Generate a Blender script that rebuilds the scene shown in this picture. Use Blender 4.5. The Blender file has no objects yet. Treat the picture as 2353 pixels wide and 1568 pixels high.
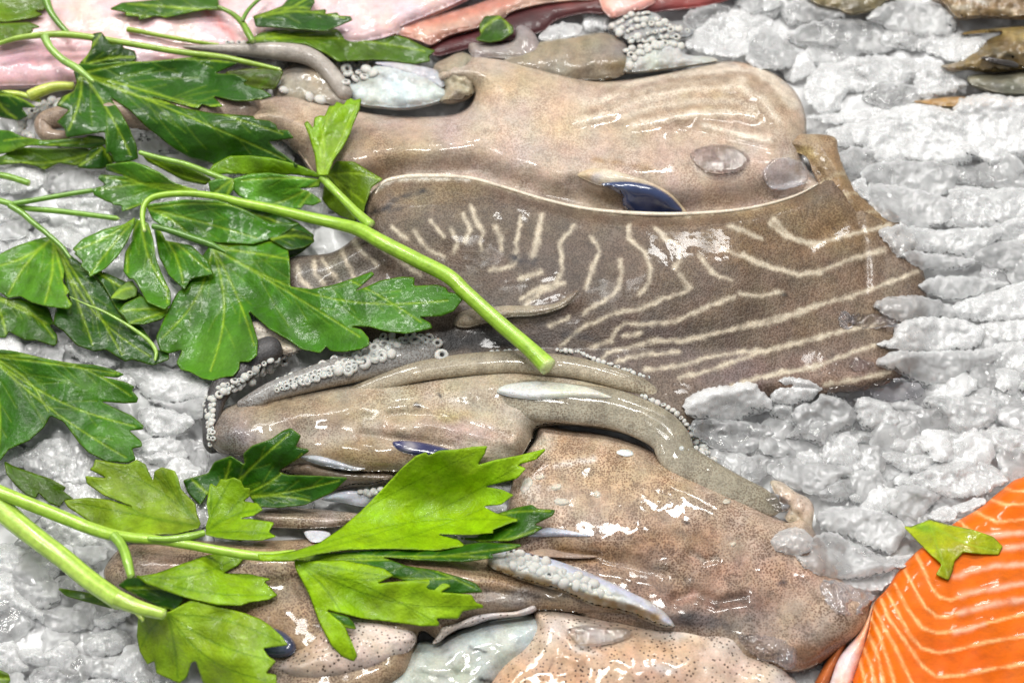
import bpy, math, random, os
import numpy as np
from mathutils import Vector, geometry

# ------------------------------------------------------------------ camera, light, exposure
SC = bpy.context.scene
COL = SC.collection
S = 0.45 / 2352.0            # metres per tracing unit on the ice level (the counter is about 45 cm across)
LENS, TILT = 50.0, math.radians(30)
DIST = 0.225 / (18.0 / LENS)
ct, st = math.cos(TILT), math.sin(TILT)
CAM = np.array([0.0, -DIST * st, DIST * ct])
cam = bpy.data.cameras.new('camera')
cam.lens, cam.sensor_width, cam.clip_start, cam.clip_end = LENS, 36.0, 0.01, 50.0
cam.dof.use_dof = True
cam.dof.focus_distance = DIST - 0.03
cam.dof.aperture_fstop = 9.0
camo = bpy.data.objects.new('camera', cam)
COL.objects.link(camo)
camo.location = CAM
camo.rotation_euler = (TILT, 0, 0)
SC.camera = camo

W = bpy.data.worlds.new('World')
SC.world = W
W.use_nodes = True
W.node_tree.nodes['Background'].inputs[0].default_value = (0.96, 0.98, 1.0, 1)
W.node_tree.nodes['Background'].inputs[1].default_value = 0.36
SC.view_settings.view_transform = 'Standard'
SC.view_settings.look = 'None'
SC.view_settings.exposure = 0.0
SC.cycles.use_denoising = True
SC.cycles.max_bounces = 14

def lamp(x, y, z, sx, sy, power, rz=0.0, col=(1.0, 0.985, 0.95)):
    l = bpy.data.lights.new('overhead_lamp', 'AREA')
    l.shape = 'RECTANGLE'
    l.size, l.size_y, l.energy, l.color = sx, sy, power, col
    o = bpy.data.objects.new('overhead_lamp', l)
    COL.objects.link(o)
    o.location = (x, y, z)
    d = Vector((x, y - 0.02, z)).normalized()
    o.rotation_euler = d.to_track_quat('Z', 'Y').to_euler()
    return o

for x, y, sx, sy, p in ((-0.42, 0.85, 0.34, 0.12, 6.5), (0.34, 0.70, 0.34, 0.12, 6.5), (-0.05, 0.10, 0.30, 0.14, 6.5), (0.75, 1.45, 0.34, 0.12, 5.0),
                        (-1.0, 0.2, 0.3, 0.14, 4.0), (-0.78, 0.90, 0.7, 0.15, 7.5)):  # last entry: strip lamp added to put glints on the parsley leaves
    lamp(x, y, 1.25, sx, sy, p * 1.12)

# ------------------------------------------------------------------ tracing frame -> place on the counter
def ray(uv):
    uv = np.asarray(uv, float)
    x = (uv[..., 0] - 1176.0) / 1176.0 * (18.0 / LENS)
    y = (784.0 - uv[..., 1]) / 1176.0 * (18.0 / LENS)
    return np.stack([x, st + y * ct, -ct + y * st], -1)

def world(uv, z):
    d = ray(uv)
    t = (np.asarray(z, float) * S - CAM[2]) / d[..., 2]
    return CAM + d * t[..., None]

TILES = {'F': (0, 0, 1.17177), 'm': (500, 860, .34), 'q': (1250, 1350, .31056), 't': (1000, 0, .38249),
         'r': (2150, 0, .25754), 's': (480, 80, .22099)}
for _i, _x in enumerate((0, 700, 1400, 2000)):
    for _j, _y in enumerate((0, 600, 1217)):
        TILES['%d%d' % (_i, _j)] = (_x, _y, .39545)

def P(tile, txt):
    ox, oy, s = TILES[tile]
    a = np.array([[float(k) for k in w.split(',')] for w in txt.split()])
    return (np.array([ox, oy]) + a * s) / 1.17177

# ------------------------------------------------------------------ numeric helpers
def srgb(r, g, b):
    c = np.array([r, g, b], float) / 255.0
    return np.where(c <= 0.04045, c / 12.92, ((c + 0.055) / 1.055) ** 2.4)

_rng0 = np.random.RandomState(7)
_perm = np.concatenate([_rng0.permutation(256)] * 3)
_ga = _rng0.rand(256) * 2 * np.pi
_gx, _gy = np.cos(_ga), np.sin(_ga)

def perlin(x, y, seed=0):
    x = np.asarray(x, float) + seed * 17.31
    y = np.asarray(y, float) + seed * 9.77
    xi, yi = np.floor(x).astype(int), np.floor(y).astype(int)
    xf, yf = x - xi, y - yi
    u, v = xf ** 3 * (xf * (xf * 6 - 15) + 10), yf ** 3 * (yf * (yf * 6 - 15) + 10)
    def g(ix, iy, dx, dy):
        h = _perm[_perm[ix & 255] + (iy & 255)]
        return _gx[h] * dx + _gy[h] * dy
    a = g(xi, yi, xf, yf); b = g(xi + 1, yi, xf - 1, yf)
    c = g(xi, yi + 1, xf, yf - 1); d = g(xi + 1, yi + 1, xf - 1, yf - 1)
    return (a + u * (b - a)) * (1 - v) + (c + u * (d - c)) * v

def fbm(u, v, scale, octv=3, seed=0, gain=0.5):
    r, a = 0.0, 1.0
    for k in range(octv):
        r = r + a * perlin(u / scale * 2 ** k, v / scale * 2 ** k, seed + k * 3)
        a *= gain
    return r

def spline(pts, n, closed=False):
    """Catmull-Rom through pts (any dimension), n samples."""
    p = np.asarray(pts, float)
    if closed:
        p = np.vstack([p[-1], p, p[0], p[1]])
    else:
        p = np.vstack([2 * p[0] - p[1], p, 2 * p[-1] - p[-2]])
    m = len(p) - 3
    t = np.linspace(0, m, n, endpoint=not closed)
    i = np.minimum(t.astype(int), m - 1)
    f = (t - i)[:, None]
    p0, p1, p2, p3 = p[i], p[i + 1], p[i + 2], p[i + 3]
    return 0.5 * (2 * p1 + (p2 - p0) * f + (2 * p0 - 5 * p1 + 4 * p2 - p3) * f ** 2 + (3 * p1 - p0 - 3 * p2 + p3) * f ** 3)

def resample(p, step, closed=True):
    q = np.vstack([p, p[:1]]) if closed else p
    d = np.r_[0, np.cumsum(np.hypot(*np.diff(q, axis=0).T))]
    n = max(6, int(round(d[-1] / step)))
    t = np.linspace(0, d[-1], n, endpoint=not closed)
    return np.stack([np.interp(t, d, q[:, 0]), np.interp(t, d, q[:, 1])], 1)

def seg_dist(pts, a, b, chunk=6000):
    """least distance of each point to the segments a-b."""
    out = np.empty(len(pts))
    ab = b - a
    l2 = np.maximum((ab ** 2).sum(1), 1e-9)
    for k in range(0, len(pts), chunk):
        p = pts[k:k + chunk, None, :]
        ap = p - a[None]
        t = np.clip((ap * ab[None]).sum(2) / l2[None], 0, 1)
        dx = ap - t[..., None] * ab[None]
        out[k:k + chunk] = np.sqrt((dx ** 2).sum(2).min(1))
    return out

def line_dist(pts, poly):
    return seg_dist(pts, poly[:-1], poly[1:])

def inside(pts, poly):
    x, y = pts[:, 0], pts[:, 1]
    c = np.zeros(len(pts), bool)
    px, py = poly[:, 0], poly[:, 1]
    qx, qy = np.roll(px, 1), np.roll(py, 1)
    for i in range(len(poly)):
        if py[i] == qy[i]:
            continue
        m = (py[i] > y) != (qy[i] > y)
        c ^= m & (x < (qx[i] - px[i]) * (y - py[i]) / (qy[i] - py[i]) + px[i])
    return c

# ------------------------------------------------------------------ height of what already lies there
G = 8.0
HU0, HV0, HW, HH = -240.0, -240.0, 356, 262
HM = np.full((HH, HW), -12.0)

def hm_put(uv, z):
    i = np.clip(((uv[:, 1] - HV0) / G).astype(int), 0, HH - 1)
    j = np.clip(((uv[:, 0] - HU0) / G).astype(int), 0, HW - 1)
    np.maximum.at(HM, (i, j), z)

def _shiftmax(a, r):
    o = a.copy()
    for dy in range(-r, r + 1):
        for dx in range(-r, r + 1):
            if dx * dx + dy * dy <= r * r:
                o = np.maximum(o, np.roll(np.roll(a, dy, 0), dx, 1))
    return o

def _blur(a, sg):
    r = int(sg * 2.5)
    k = np.exp(-0.5 * (np.arange(-r, r + 1) / sg) ** 2); k /= k.sum()
    p = np.pad(a, r, mode='edge')
    p = np.apply_along_axis(lambda m: np.convolve(m, k, 'valid'), 0, p)
    return np.apply_along_axis(lambda m: np.convolve(m, k, 'valid'), 1, p)

def rest(r=3, sg=6.0):
    return _blur(_shiftmax(HM, r), sg)

def hm_get(A, uv):
    x = np.clip((uv[:, 0] - HU0) / G - .5, 0, HW - 1.001); y = np.clip((uv[:, 1] - HV0) / G - .5, 0, HH - 1.001)
    i, j = y.astype(int), x.astype(int)
    fy, fx = y - i, x - j
    return (A[i, j] * (1 - fx) + A[i, j + 1] * fx) * (1 - fy) + (A[i + 1, j] * (1 - fx) + A[i + 1, j + 1] * fx) * fy

# ------------------------------------------------------------------ objects
def thing(name, label, cat, uv, z=0.0, group=None):
    o = bpy.data.objects.new(name, None)
    COL.objects.link(o)
    o.empty_display_size = 0.01
    o.location = world(np.array(uv, float), z)
    o['label'], o['category'] = label, cat
    if group:
        o['group'] = group
    return o

def tag(o, label, cat, group=None):
    o['label'], o['category'] = label, cat
    if group:
        o['group'] = group
    return o

def raw_mesh(name, co, tris, quads=None, cols=None, attrs=None, smooth=True):
    me = bpy.data.meshes.new(name)
    nt, nq = len(tris), 0 if quads is None else len(quads)
    me.vertices.add(len(co))
    me.vertices.foreach_set('co', np.asarray(co, np.float32).ravel())
    idx = np.asarray(tris, np.int32).ravel()
    tot = np.full(nt, 3, np.int32)
    if nq:
        idx = np.r_[idx, np.asarray(quads, np.int32).ravel()]
        tot = np.r_[tot, np.full(nq, 4, np.int32)]
    me.loops.add(len(idx))
    me.loops.foreach_set('vertex_index', idx.astype(np.int32))
    me.polygons.add(nt + nq)
    me.polygons.foreach_set('loop_start', np.r_[0, np.cumsum(tot)[:-1]].astype(np.int32))
    me.polygons.foreach_set('use_smooth', np.full(nt + nq, smooth))
    if cols is not None:
        a = me.color_attributes.new('Col', 'FLOAT_COLOR', 'POINT')
        a.data.foreach_set('color', np.c_[np.clip(cols, 0, 1), np.ones(len(co))].astype(np.float32).ravel())
    for k, val in (attrs or {}).items():
        a = me.attributes.new(k, 'FLOAT', 'POINT')
        a.data.foreach_set('value', np.asarray(val, np.float32))
    me.update(calc_edges=True)
    me.validate()
    return me

def put(name, co, tris, mat, parent=None, quads=None, cols=None, attrs=None, smooth=True, at=None):
    """one mesh object; its origin is its parent thing's base, or its own centre."""
    co = np.asarray(co, float)
    if at is None:
        if parent is not None:
            r = parent
            at = Vector((0, 0, 0))
            while r is not None:
                at = at + r.location; r = r.parent
            at = np.array(at)
        else:
            at = np.array([co[:, 0].mean(), co[:, 1].mean(), co[:, 2].min()])
    me = raw_mesh(name, co - at, tris, quads, cols, attrs, smooth)
    me.materials.append(mat)
    o = bpy.data.objects.new(name, me)
    COL.objects.link(o)
    if parent is None:
        o.location = at
    else:
        o.parent = parent
    return o

def cdt(bound, interior):
    n = len(bound)
    pts = [Vector((float(a), float(b))) for a, b in bound] + [Vector((float(a), float(b))) for a, b in interior]
    vs, es, fs, ov, oe, of = geometry.delaunay_2d_cdt(pts, [], [list(range(n))], 1, 1e-5)
    return np.array([[v[0], v[1]] for v in vs]), [tuple(f) for f in fs]

def pillow(name, outline, mat, parent=None, z=0.0, Ht=20.0, Hb=12.0, w=30.0, step=6.0, smooth=True, rough=0.0, rscale=14.0,
           relief=None, col=None, attr=None, seed=0, put_h=True, prof_pow=0.5, rings=(.05, .18, .42, .7)):
    """A soft closed body with a rounded rim.  z: number or f(uv) for the height of its rim."""
    p = np.asarray(outline, float)
    if smooth:
        p = spline(p, len(p) * 10, True)
    p = resample(p, step)
    area = 0.5 * (p[:, 0] * np.roll(p[:, 1], -1) - np.roll(p[:, 0], -1) * p[:, 1]).sum()
    if area < 0:
        p = p[::-1].copy()
    if rough:
        t = np.roll(p, -1, 0) - np.roll(p, 1, 0)
        nn = np.stack([t[:, 1], -t[:, 0]], 1) / np.maximum(np.hypot(*t.T), 1e-6)[:, None]
        p = p + nn * (rough * 1.6 * fbm(p[:, 0], p[:, 1], rscale, 3, seed + 5, 0.6))[:, None]
    a, b = p, np.roll(p, -1, 0)
    lo, hi = p.min(0), p.max(0)
    rs = np.random.RandomState(seed + 11)
    gx = np.arange(lo[0], hi[0], step); gy = np.arange(lo[1], hi[1], step * .87)
    X, Y = np.meshgrid(gx, gy)
    X = X + (np.arange(len(gy)) % 2)[:, None] * step * .5
    g = np.stack([X.ravel(), Y.ravel()], 1) + rs.uniform(-.18, .18, (X.size, 2)) * step
    g = g[inside(g, p)]
    if len(g):
        d = seg_dist(g, a, b)
        keep = d > step * .55
        g = g[keep]
    t = np.roll(p, -1, 0) - np.roll(p, 1, 0)
    nn = np.stack([-t[:, 1], t[:, 0]], 1) / np.maximum(np.hypot(*t.T), 1e-6)[:, None]
    extra = []
    for f in rings:
        if w * f < step * 1.1:
            r = p + nn * (w * f)
            ok = inside(r, p)
            r = r[ok]
            if len(r):
                dd = seg_dist(r, a, b)
                extra.append(r[dd > w * f * .8])
    if extra:
        e = np.vstack(extra)
        m = w * max([f for f in rings if w * f < step * 1.1]) + step * .35
        if len(g):
            g = g[seg_dist(g, a, b) > m]
        g = np.vstack([e, g]) if len(g) else e
    uv, tr = cdt(p, g)
    nb = len(p)
    d = seg_dist(uv, a, b)
    d[:nb] = 0
    pr = np.clip(1 - (1 - np.clip(d / w, 0, 1)) ** 2, 0, 1) ** prof_pow
    zb = z(uv) if callable(z) else np.full(len(uv), float(z))
    fade = np.clip(d / (w * .6), 0, 1)
    rel = relief(uv, d) * fade if relief is not None else 0.0
    zt = zb + Ht * pr + rel
    zl = zb - Hb * pr
    if put_h:
        hm_put(uv, zt)
    top = world(uv, zt)
    bot = world(uv, zl)
    n = len(uv)
    remap = np.arange(n) + n - nb
    remap[:nb] = np.arange(nb)
    tri = np.array(tr, int)
    tri = tri[~(tri < nb).all(1)]
    v0, v1, v2 = top[tri[:, 0]], top[tri[:, 1]], top[tri[:, 2]]
    flip = np.cross(v1 - v0, v2 - v0)[:, 2] < 0
    tri[flip] = tri[flip][:, ::-1]
    co = np.vstack([top, bot[nb:]])
    tris = np.vstack([tri, remap[tri][:, ::-1]])
    cols = None
    full = lambda x: np.concatenate([x, x[nb:]])
    if col is not None:
        c = col(uv, d)
        cols = np.vstack([c, c[nb:]])
    at = {k: full(f(uv, d)) for k, f in (attr or {}).items()}
    return put(name, co, tris, mat, parent, cols=cols, attrs=at)

def tube(name, pts, rad, mat, parent=None, n=60, k=14, squash=1.0, col=None, attr=None, groove=None, lift=None, put_h=True, cap=True, capk=1.0):
    """A tapering round limb.  pts: (u, v, z) control points, z of the centre; rad: radius at the same points."""
    c = spline(np.asarray(pts, float), n)
    r = np.interp(np.linspace(0, len(rad) - 1, n), np.arange(len(rad)), rad)
    cw = world(c[:, :2], c[:, 2])
    tt = np.gradient(cw, axis=0)
    tt /= np.linalg.norm(tt, axis=1)[:, None]
    up = np.array([0, 0, 1.0])
    side = np.cross(tt, up); side /= np.maximum(np.linalg.norm(side, axis=1), 1e-6)[:, None]
    nrm = np.cross(side, tt)
    if cap:
        L = np.r_[0, np.cumsum(np.linalg.norm(np.diff(cw, axis=0), axis=1))]
        for e, x in ((0, L), (1, L[-1] - L)):
            re = max(r[0 if e == 0 else -1] * S, 1e-7)
            q = np.clip(x / (re * capk), 0, 1)
            r = r * np.sqrt(np.clip(1 - (1 - q) ** 2, 0.0004, 1))
    th = np.linspace(0, 2 * np.pi, k, endpoint=False)
    rr = r[:, None] * np.ones(k)[None]
    if groove is not None:
        rr = rr * groove(np.linspace(0, 1, n)[:, None], th[None])
    co = cw[:, None, :] + side[:, None, :] * (np.cos(th)[None] * rr)[..., None] * S + nrm[:, None, :] * (np.sin(th)[None] * rr)[..., None] * S * squash
    co = co.reshape(-1, 3)
    i = np.arange(n - 1)[:, None] * k; j = np.arange(k)[None]; j2 = (j + 1) % k
    quads = np.stack([i + j, i + k + j, i + k + j2, i + j2], -1).reshape(-1, 4)
    v = co[quads[:, :3]]
    ctr = cw[np.repeat(np.arange(n - 1), k)]
    nn = np.cross(v[:, 1] - v[:, 0], v[:, 2] - v[:, 0])
    if ((v.mean(1) - ctr) * nn).sum() < 0:
        quads = quads[:, ::-1]
    co = np.vstack([co, cw[:1], cw[-1:]])
    j1 = np.arange(k)
    t1 = np.stack([np.full(k, n * k), j1, (j1 + 1) % k], 1)
    t2 = np.stack([np.full(k, n * k + 1), (n - 1) * k + (j1 + 1) % k, (n - 1) * k + j1], 1)
    tris = np.vstack([t1, t2])
    uvs = np.repeat(c[:, :2], k, 0); uvs = np.vstack([uvs, c[:1, :2], c[-1:, :2]])
    ts = np.r_[np.repeat(np.linspace(0, 1, n), k), 0, 1]
    ths = np.r_[np.tile(th, n), 0, 0]
    if put_h:
        for q in np.linspace(-.8, .8, 5):
            sd = np.stack([-np.gradient(c[:, 1]), np.gradient(c[:, 0])], 1)
            sd /= np.maximum(np.hypot(*sd.T), 1e-6)[:, None]
            hm_put(c[:, :2] + sd * (r * q)[:, None], c[:, 2] + r * squash * math.sqrt(1 - q * q))
    cols = col(uvs, ts, ths) if col is not None else None
    at = {kk: f(uvs, ts, ths) for kk, f in (attr or {}).items()}
    return put(name, co, tris, mat, parent, quads=quads, cols=cols, attrs=at)

# ------------------------------------------------------------------ node helpers
def new_mat(name):
    m = bpy.data.materials.new(name)
    m.use_nodes = True
    nt = m.node_tree
    return m, nt, nt.nodes['Principled BSDF'], nt.nodes['Material Output']

def N(nt, t, **kw):
    n = nt.nodes.new(t)
    for k, v in kw.items():
        if k.startswith('i_'):
            n.inputs[k[2:].replace('_', ' ')].default_value = v
        else:
            setattr(n, k, v)
    return n

def attr_node(nt, name):
    return N(nt, 'ShaderNodeAttribute', attribute_name=name)

def ramp(nt, src, stops):
    r = nt.nodes.new('ShaderNodeValToRGB')
    e = r.color_ramp.elements
    while len(e) < len(stops):
        e.new(0.5)
    for x, (pos, c) in zip(e, stops):
        x.position = pos
        x.color = (c, c, c, 1) if np.isscalar(c) else (*c, 1)
    nt.links.new(src, r.inputs[0])
    return r.outputs[0]

def math_n(nt, op, a, b=None, c=None):
    m = nt.nodes.new('ShaderNodeMath'); m.operation = op
    for i, x in enumerate((a, b, c)):
        if x is None:
            continue
        if isinstance(x, (int, float)):
            m.inputs[i].default_value = x
        else:
            nt.links.new(x, m.inputs[i])
    return m.outputs[0]

def mixc(nt, f, a, b, mode='MIX'):
    m = nt.nodes.new('ShaderNodeMix'); m.data_type = 'RGBA'; m.blend_type = mode
    for i, x in ((0, f), (6, a), (7, b)):
        if isinstance(x, (int, float)):
            m.inputs[i].default_value = x
        elif isinstance(x, tuple):
            m.inputs[i].default_value = (*x, 1) if len(x) == 3 else x
        else:
            nt.links.new(x, m.inputs[i])
    return m.outputs[2]

def coords(nt, stretch=(1, 1, 1)):
    t = N(nt, 'ShaderNodeTexCoord')
    mp = N(nt, 'ShaderNodeMapping')
    mp.inputs['Scale'].default_value = stretch
    nt.links.new(t.outputs['Object'], mp.inputs[0])
    return mp.outputs[0]

def noise(nt, vec, scale, detail=3.0, rough=0.55, dist=0.0):
    n = N(nt, 'ShaderNodeTexNoise')
    n.inputs['Scale'].default_value = scale
    n.inputs['Detail'].default_value = detail
    n.inputs['Roughness'].default_value = rough
    n.inputs['Distortion'].default_value = dist
    nt.links.new(vec, n.inputs['Vector'])
    return n.outputs[0]

def vor(nt, vec, scale, feature='F1', rnd=1.0):
    n = N(nt, 'ShaderNodeTexVoronoi')
    n.feature = feature
    n.inputs['Scale'].default_value = scale
    n.inputs['Randomness'].default_value = rnd
    nt.links.new(vec, n.inputs['Vector'])
    return n

def bump(nt, h, strength, dist, prev=None):
    b = N(nt, 'ShaderNodeBump')
    b.inputs['Strength'].default_value = strength
    b.inputs['Distance'].default_value = dist
    nt.links.new(h, b.inputs['Height'])
    if prev is not None:
        nt.links.new(prev, b.inputs['Normal'])
    return b.outputs[0]

# ------------------------------------------------------------------ materials
def make_skin(name, dot_scale=900.0, dot_r=(.26, .46), dot_dark=.27, sss=.2, wet=0.05, coatw=1.0, amp=1.0, tint=(.90, .90, .97), wscale=48):
    m, nt, bs, out = new_mat(name)
    L = nt.links.new
    vec = coords(nt)
    col = attr_node(nt, 'Col').outputs['Color']
    dots = attr_node(nt, 'dots').outputs['Fac']
    mot = noise(nt, vec, 260, 4, .65)
    fine = noise(nt, vec, 1500, 3, .6)
    c = mixc(nt, 1.0, col, (*tint, 1), 'MULTIPLY')
    c = mixc(nt, 1.0, c, ramp(nt, mot, [(.28, .74), (.5, 1.0), (.75, 1.14)]), 'MULTIPLY')
    c = mixc(nt, .55, c, ramp(nt, fine, [(.3, .72), (.5, 1.0), (.7, 1.2)]), 'MULTIPLY')
    v = vor(nt, vec, dot_scale, 'F1', .8)
    sz = noise(nt, vec, 120, 2, .6)
    thr = math_n(nt, 'MULTIPLY_ADD', sz, dot_r[1], dot_r[0] - dot_r[1] * .3)
    dm = math_n(nt, 'SUBTRACT', thr, v.outputs['Distance'])
    dm = ramp(nt, math_n(nt, 'MULTIPLY_ADD', dm, 4.0, .5), [(.3, 0.0), (.75, 1.0)])
    f = math_n(nt, 'MULTIPLY', dm, dots)
    dark = mixc(nt, 1.0, c, (dot_dark, dot_dark * .82, dot_dark * .7), 'MULTIPLY')
    c = mixc(nt, f, c, dark)
    L(c, bs.inputs['Base Color'])
    bs.inputs['Roughness'].default_value = .42
    bs.inputs['Specular IOR Level'].default_value = .3
    bs.inputs['Subsurface Weight'].default_value = sss
    bs.inputs['Subsurface Radius'].default_value = (1.0, .55, .35)
    bs.inputs['Subsurface Scale'].default_value = .0025
    b1 = bump(nt, v.outputs['Distance'], .35 * amp, .0003)
    b1 = bump(nt, mot, .35 * amp, .0012, b1)
    L(b1, bs.inputs['Normal'])
    wm = noise(nt, vec, 38, 3, .55)
    L(math_n(nt, 'MULTIPLY', ramp(nt, wm, [(.42, .12), (.60, 1.0)]), coatw), bs.inputs['Coat Weight'])
    L(ramp(nt, wm, [(.42, wet * 2.2), (.58, wet)]), bs.inputs['Coat Roughness'])
    bs.inputs['Coat IOR'].default_value = 1.36
    w1 = noise(nt, vec, wscale, 2, .45, .4)
    w2 = noise(nt, vec, 230, 2, .5)
    cb = bump(nt, w1, .5 * amp, .0013)
    cb = bump(nt, w2, .2 * amp, .00045, cb)
    L(cb, bs.inputs['Coat Normal'])
    return m

def make_leaf():
    m, nt, bs, out = new_mat('parsley_leaf')
    L = nt.links.new
    vec = coords(nt)
    col = attr_node(nt, 'Col').outputs['Color']
    vein = attr_node(nt, 'vein').outputs['Fac']
    n1 = noise(nt, vec, 170, 4, .6)
    n2 = noise(nt, vec, 900, 3, .6)
    n0 = noise(nt, vec, 45, 3, .6)
    c = mixc(nt, 1.0, col, (1.16, 1.10, .30, 1), 'MULTIPLY')
    c = mixc(nt, 1.0, c, ramp(nt, n0, [(.3, .70), (.5, 1.0), (.7, 1.25)]), 'MULTIPLY')
    c = mixc(nt, 1.0, c, ramp(nt, n1, [(.25, .78), (.5, 1.0), (.78, 1.2)]), 'MULTIPLY')
    c = mixc(nt, .6, c, ramp(nt, n2, [(.3, .8), (.5, 1.0), (.7, 1.18)]), 'MULTIPLY')
    L(c, bs.inputs['Base Color'])
    bs.inputs['Roughness'].default_value = .40
    bs.inputs['Specular IOR Level'].default_value = .25
    wetm = noise(nt, vec, 55, 3, .6)
    gl = attr_node(nt, 'gloss').outputs['Fac']
    cw = math_n(nt, 'MULTIPLY', gl, ramp(nt, wetm, [(.36, .4), (.52, 1.0)]))
    L(cw, bs.inputs['Coat Weight'])
    bs.inputs['Coat Roughness'].default_value = .1
    v = vor(nt, vec, 420, 'DISTANCE_TO_EDGE')
    b = bump(nt, v.outputs['Distance'], .25, .0006)
    b = bump(nt, n1, .45, .002, b)
    b = bump(nt, n2, .25, .0006, b)
    b = bump(nt, vein, .35, -.0006, b)
    L(b, bs.inputs['Normal'])
    w2 = noise(nt, coords(nt, (1, 2.0, 1)), 170, 3, .6, .8)
    cb = bump(nt, w2, .6, .0006)
    L(cb, bs.inputs['Coat Normal'])
    tr = N(nt, 'ShaderNodeBsdfTranslucent')
    L(mixc(nt, 1.0, c, (1.2, 1.25, .5), 'MULTIPLY'), tr.inputs['Color'])
    L(b, tr.inputs['Normal'])
    mx = N(nt, 'ShaderNodeMixShader')
    mx.inputs[0].default_value = .27
    L(bs.outputs[0], mx.inputs[1]); L(tr.outputs[0], mx.inputs[2])
    L(mx.outputs[0], out.inputs[0])
    return m

def make_stem():
    m, nt, bs, out = new_mat('parsley_stem')
    L = nt.links.new
    vec = coords(nt)
    col = attr_node(nt, 'Col').outputs['Color']
    n1 = noise(nt, vec, 300, 4, .6)
    c = mixc(nt, 1.0, col, ramp(nt, n1, [(.25, .75), (.5, 1.0), (.8, 1.2)]), 'MULTIPLY')
    L(c, bs.inputs['Base Color'])
    bs.inputs['Roughness'].default_value = .3
    bs.inputs['Subsurface Weight'].default_value = .3
    bs.inputs['Subsurface Radius'].default_value = (.6, 1, .2)
    bs.inputs['Subsurface Scale'].default_value = .002
    bs.inputs['Coat Weight'].default_value = .35
    bs.inputs['Coat Roughness'].default_value = .12
    L(bump(nt, noise(nt, vec, 700, 3, .6), .3, .0008), bs.inputs['Normal'])
    return m

def make_ice(name, base=(.985, .985, .98), trans=.84, sss=.4, rough=.26, var=.10, frost=.75):
    m, nt, bs, out = new_mat(name)
    L = nt.links.new
    vec = coords(nt)
    oi = N(nt, 'ShaderNodeObjectInfo')
    rim = attr_node(nt, 'rim').outputs['Fac']
    n0 = noise(nt, vec, 55, 3, .55)
    n1 = noise(nt, coords(nt, (1, 1.5, 1)), 300, 4, .6, .5)
    n2 = noise(nt, vec, 1000, 3, .7)
    fr = math_n(nt, 'MULTIPLY', math_n(nt, 'MULTIPLY', rim, ramp(nt, n1, [(.35, .25), (.6, 1.0)])), frost)
    k = math_n(nt, 'MULTIPLY_ADD', oi.outputs['Random'], var, 1.0 - var)
    cc = N(nt, 'ShaderNodeCombineColor')
    for i in range(3):
        L(k, cc.inputs[i])
    c = mixc(nt, 1.0, (*base, 1), cc.outputs[0], 'MULTIPLY')
    c = mixc(nt, fr, c, (.97, .985, 1.0))
    L(c, bs.inputs['Base Color'])
    rg = math_n(nt, 'MULTIPLY', ramp(nt, n1, [(.35, .7), (.65, 1.3)]), ramp(nt, oi.outputs['Random'], [(.15, rough * .25), (.55, rough)]))
    L(rg, bs.inputs['Roughness'])
    bs.inputs['IOR'].default_value = 1.25
    tr = math_n(nt, 'MULTIPLY_ADD', oi.outputs['Random'], -.45, trans + .12)
    tw = math_n(nt, 'MULTIPLY', math_n(nt, 'SUBTRACT', 1.0, fr), math_n(nt, 'MULTIPLY', tr, ramp(nt, n0, [(.35, 1.0), (.65, .72)])))
    L(tw, bs.inputs['Transmission Weight'])
    bs.inputs['Subsurface Weight'].default_value = sss
    bs.inputs['Subsurface Radius'].default_value = (.95, 1, 1)
    bs.inputs['Subsurface Scale'].default_value = .006
    bs.inputs['Coat Weight'].default_value = 1.0
    bs.inputs['Coat Roughness'].default_value = .05
    b = bump(nt, n1, .25, .0009)
    L(b, bs.inputs['Normal'])
    cb = bump(nt, n1, .55, .0007)
    L(cb, bs.inputs['Coat Normal'])
    return m

def make_flesh(name, rough=.35, sss=.35, amp=1.0, fib=(1, 1, 1), coat=.8, spec=.4):
    m, nt, bs, out = new_mat(name)
    L = nt.links.new
    vec = coords(nt, fib)
    col = attr_node(nt, 'Col').outputs['Color']
    n1 = noise(nt, vec, 200, 4, .6)
    n2 = noise(nt, vec, 1100, 3, .6)
    c = mixc(nt, 1.0, col, ramp(nt, n1, [(.25, .74), (.5, 1.0), (.78, 1.14)]), 'MULTIPLY')
    c = mixc(nt, .5, c, ramp(nt, n2, [(.3, .85), (.5, 1.0), (.7, 1.12)]), 'MULTIPLY')
    L(c, bs.inputs['Base Color'])
    bs.inputs['Roughness'].default_value = rough
    bs.inputs['Specular IOR Level'].default_value = spec
    bs.inputs['Subsurface Weight'].default_value = sss
    bs.inputs['Subsurface Radius'].default_value = (1, .45, .25)
    bs.inputs['Subsurface Scale'].default_value = .004
    bs.inputs['Coat Weight'].default_value = coat
    bs.inputs['Coat Roughness'].default_value = .09
    b = bump(nt, n1, .3 * amp, .0015)
    b = bump(nt, n2, .2 * amp, .0005, b)
    L(b, bs.inputs['Normal'])
    w = noise(nt, vec, 120, 3, .55, .3)
    L(bump(nt, w, .5 * amp, .0012), bs.inputs['Coat Normal'])
    return m

def make_eye():
    m, nt, bs, out = new_mat('cuttlefish_eye')
    L = nt.links.new
    col = attr_node(nt, 'Col').outputs['Color']
    L(mixc(nt, .5, col, ramp(nt, noise(nt, coords(nt), 160, 3, .6), [(.3, .7), (.7, 1.3)]), 'MULTIPLY'), bs.inputs['Base Color'])
    bs.inputs['Roughness'].default_value = .15
    bs.inputs['Coat Weight'].default_value = 1.0
    bs.inputs['Coat Roughness'].default_value = .03
    L(bump(nt, noise(nt, coords(nt), 130, 2, .5), .4, .003), bs.inputs['Coat Normal'])
    return m

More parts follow.
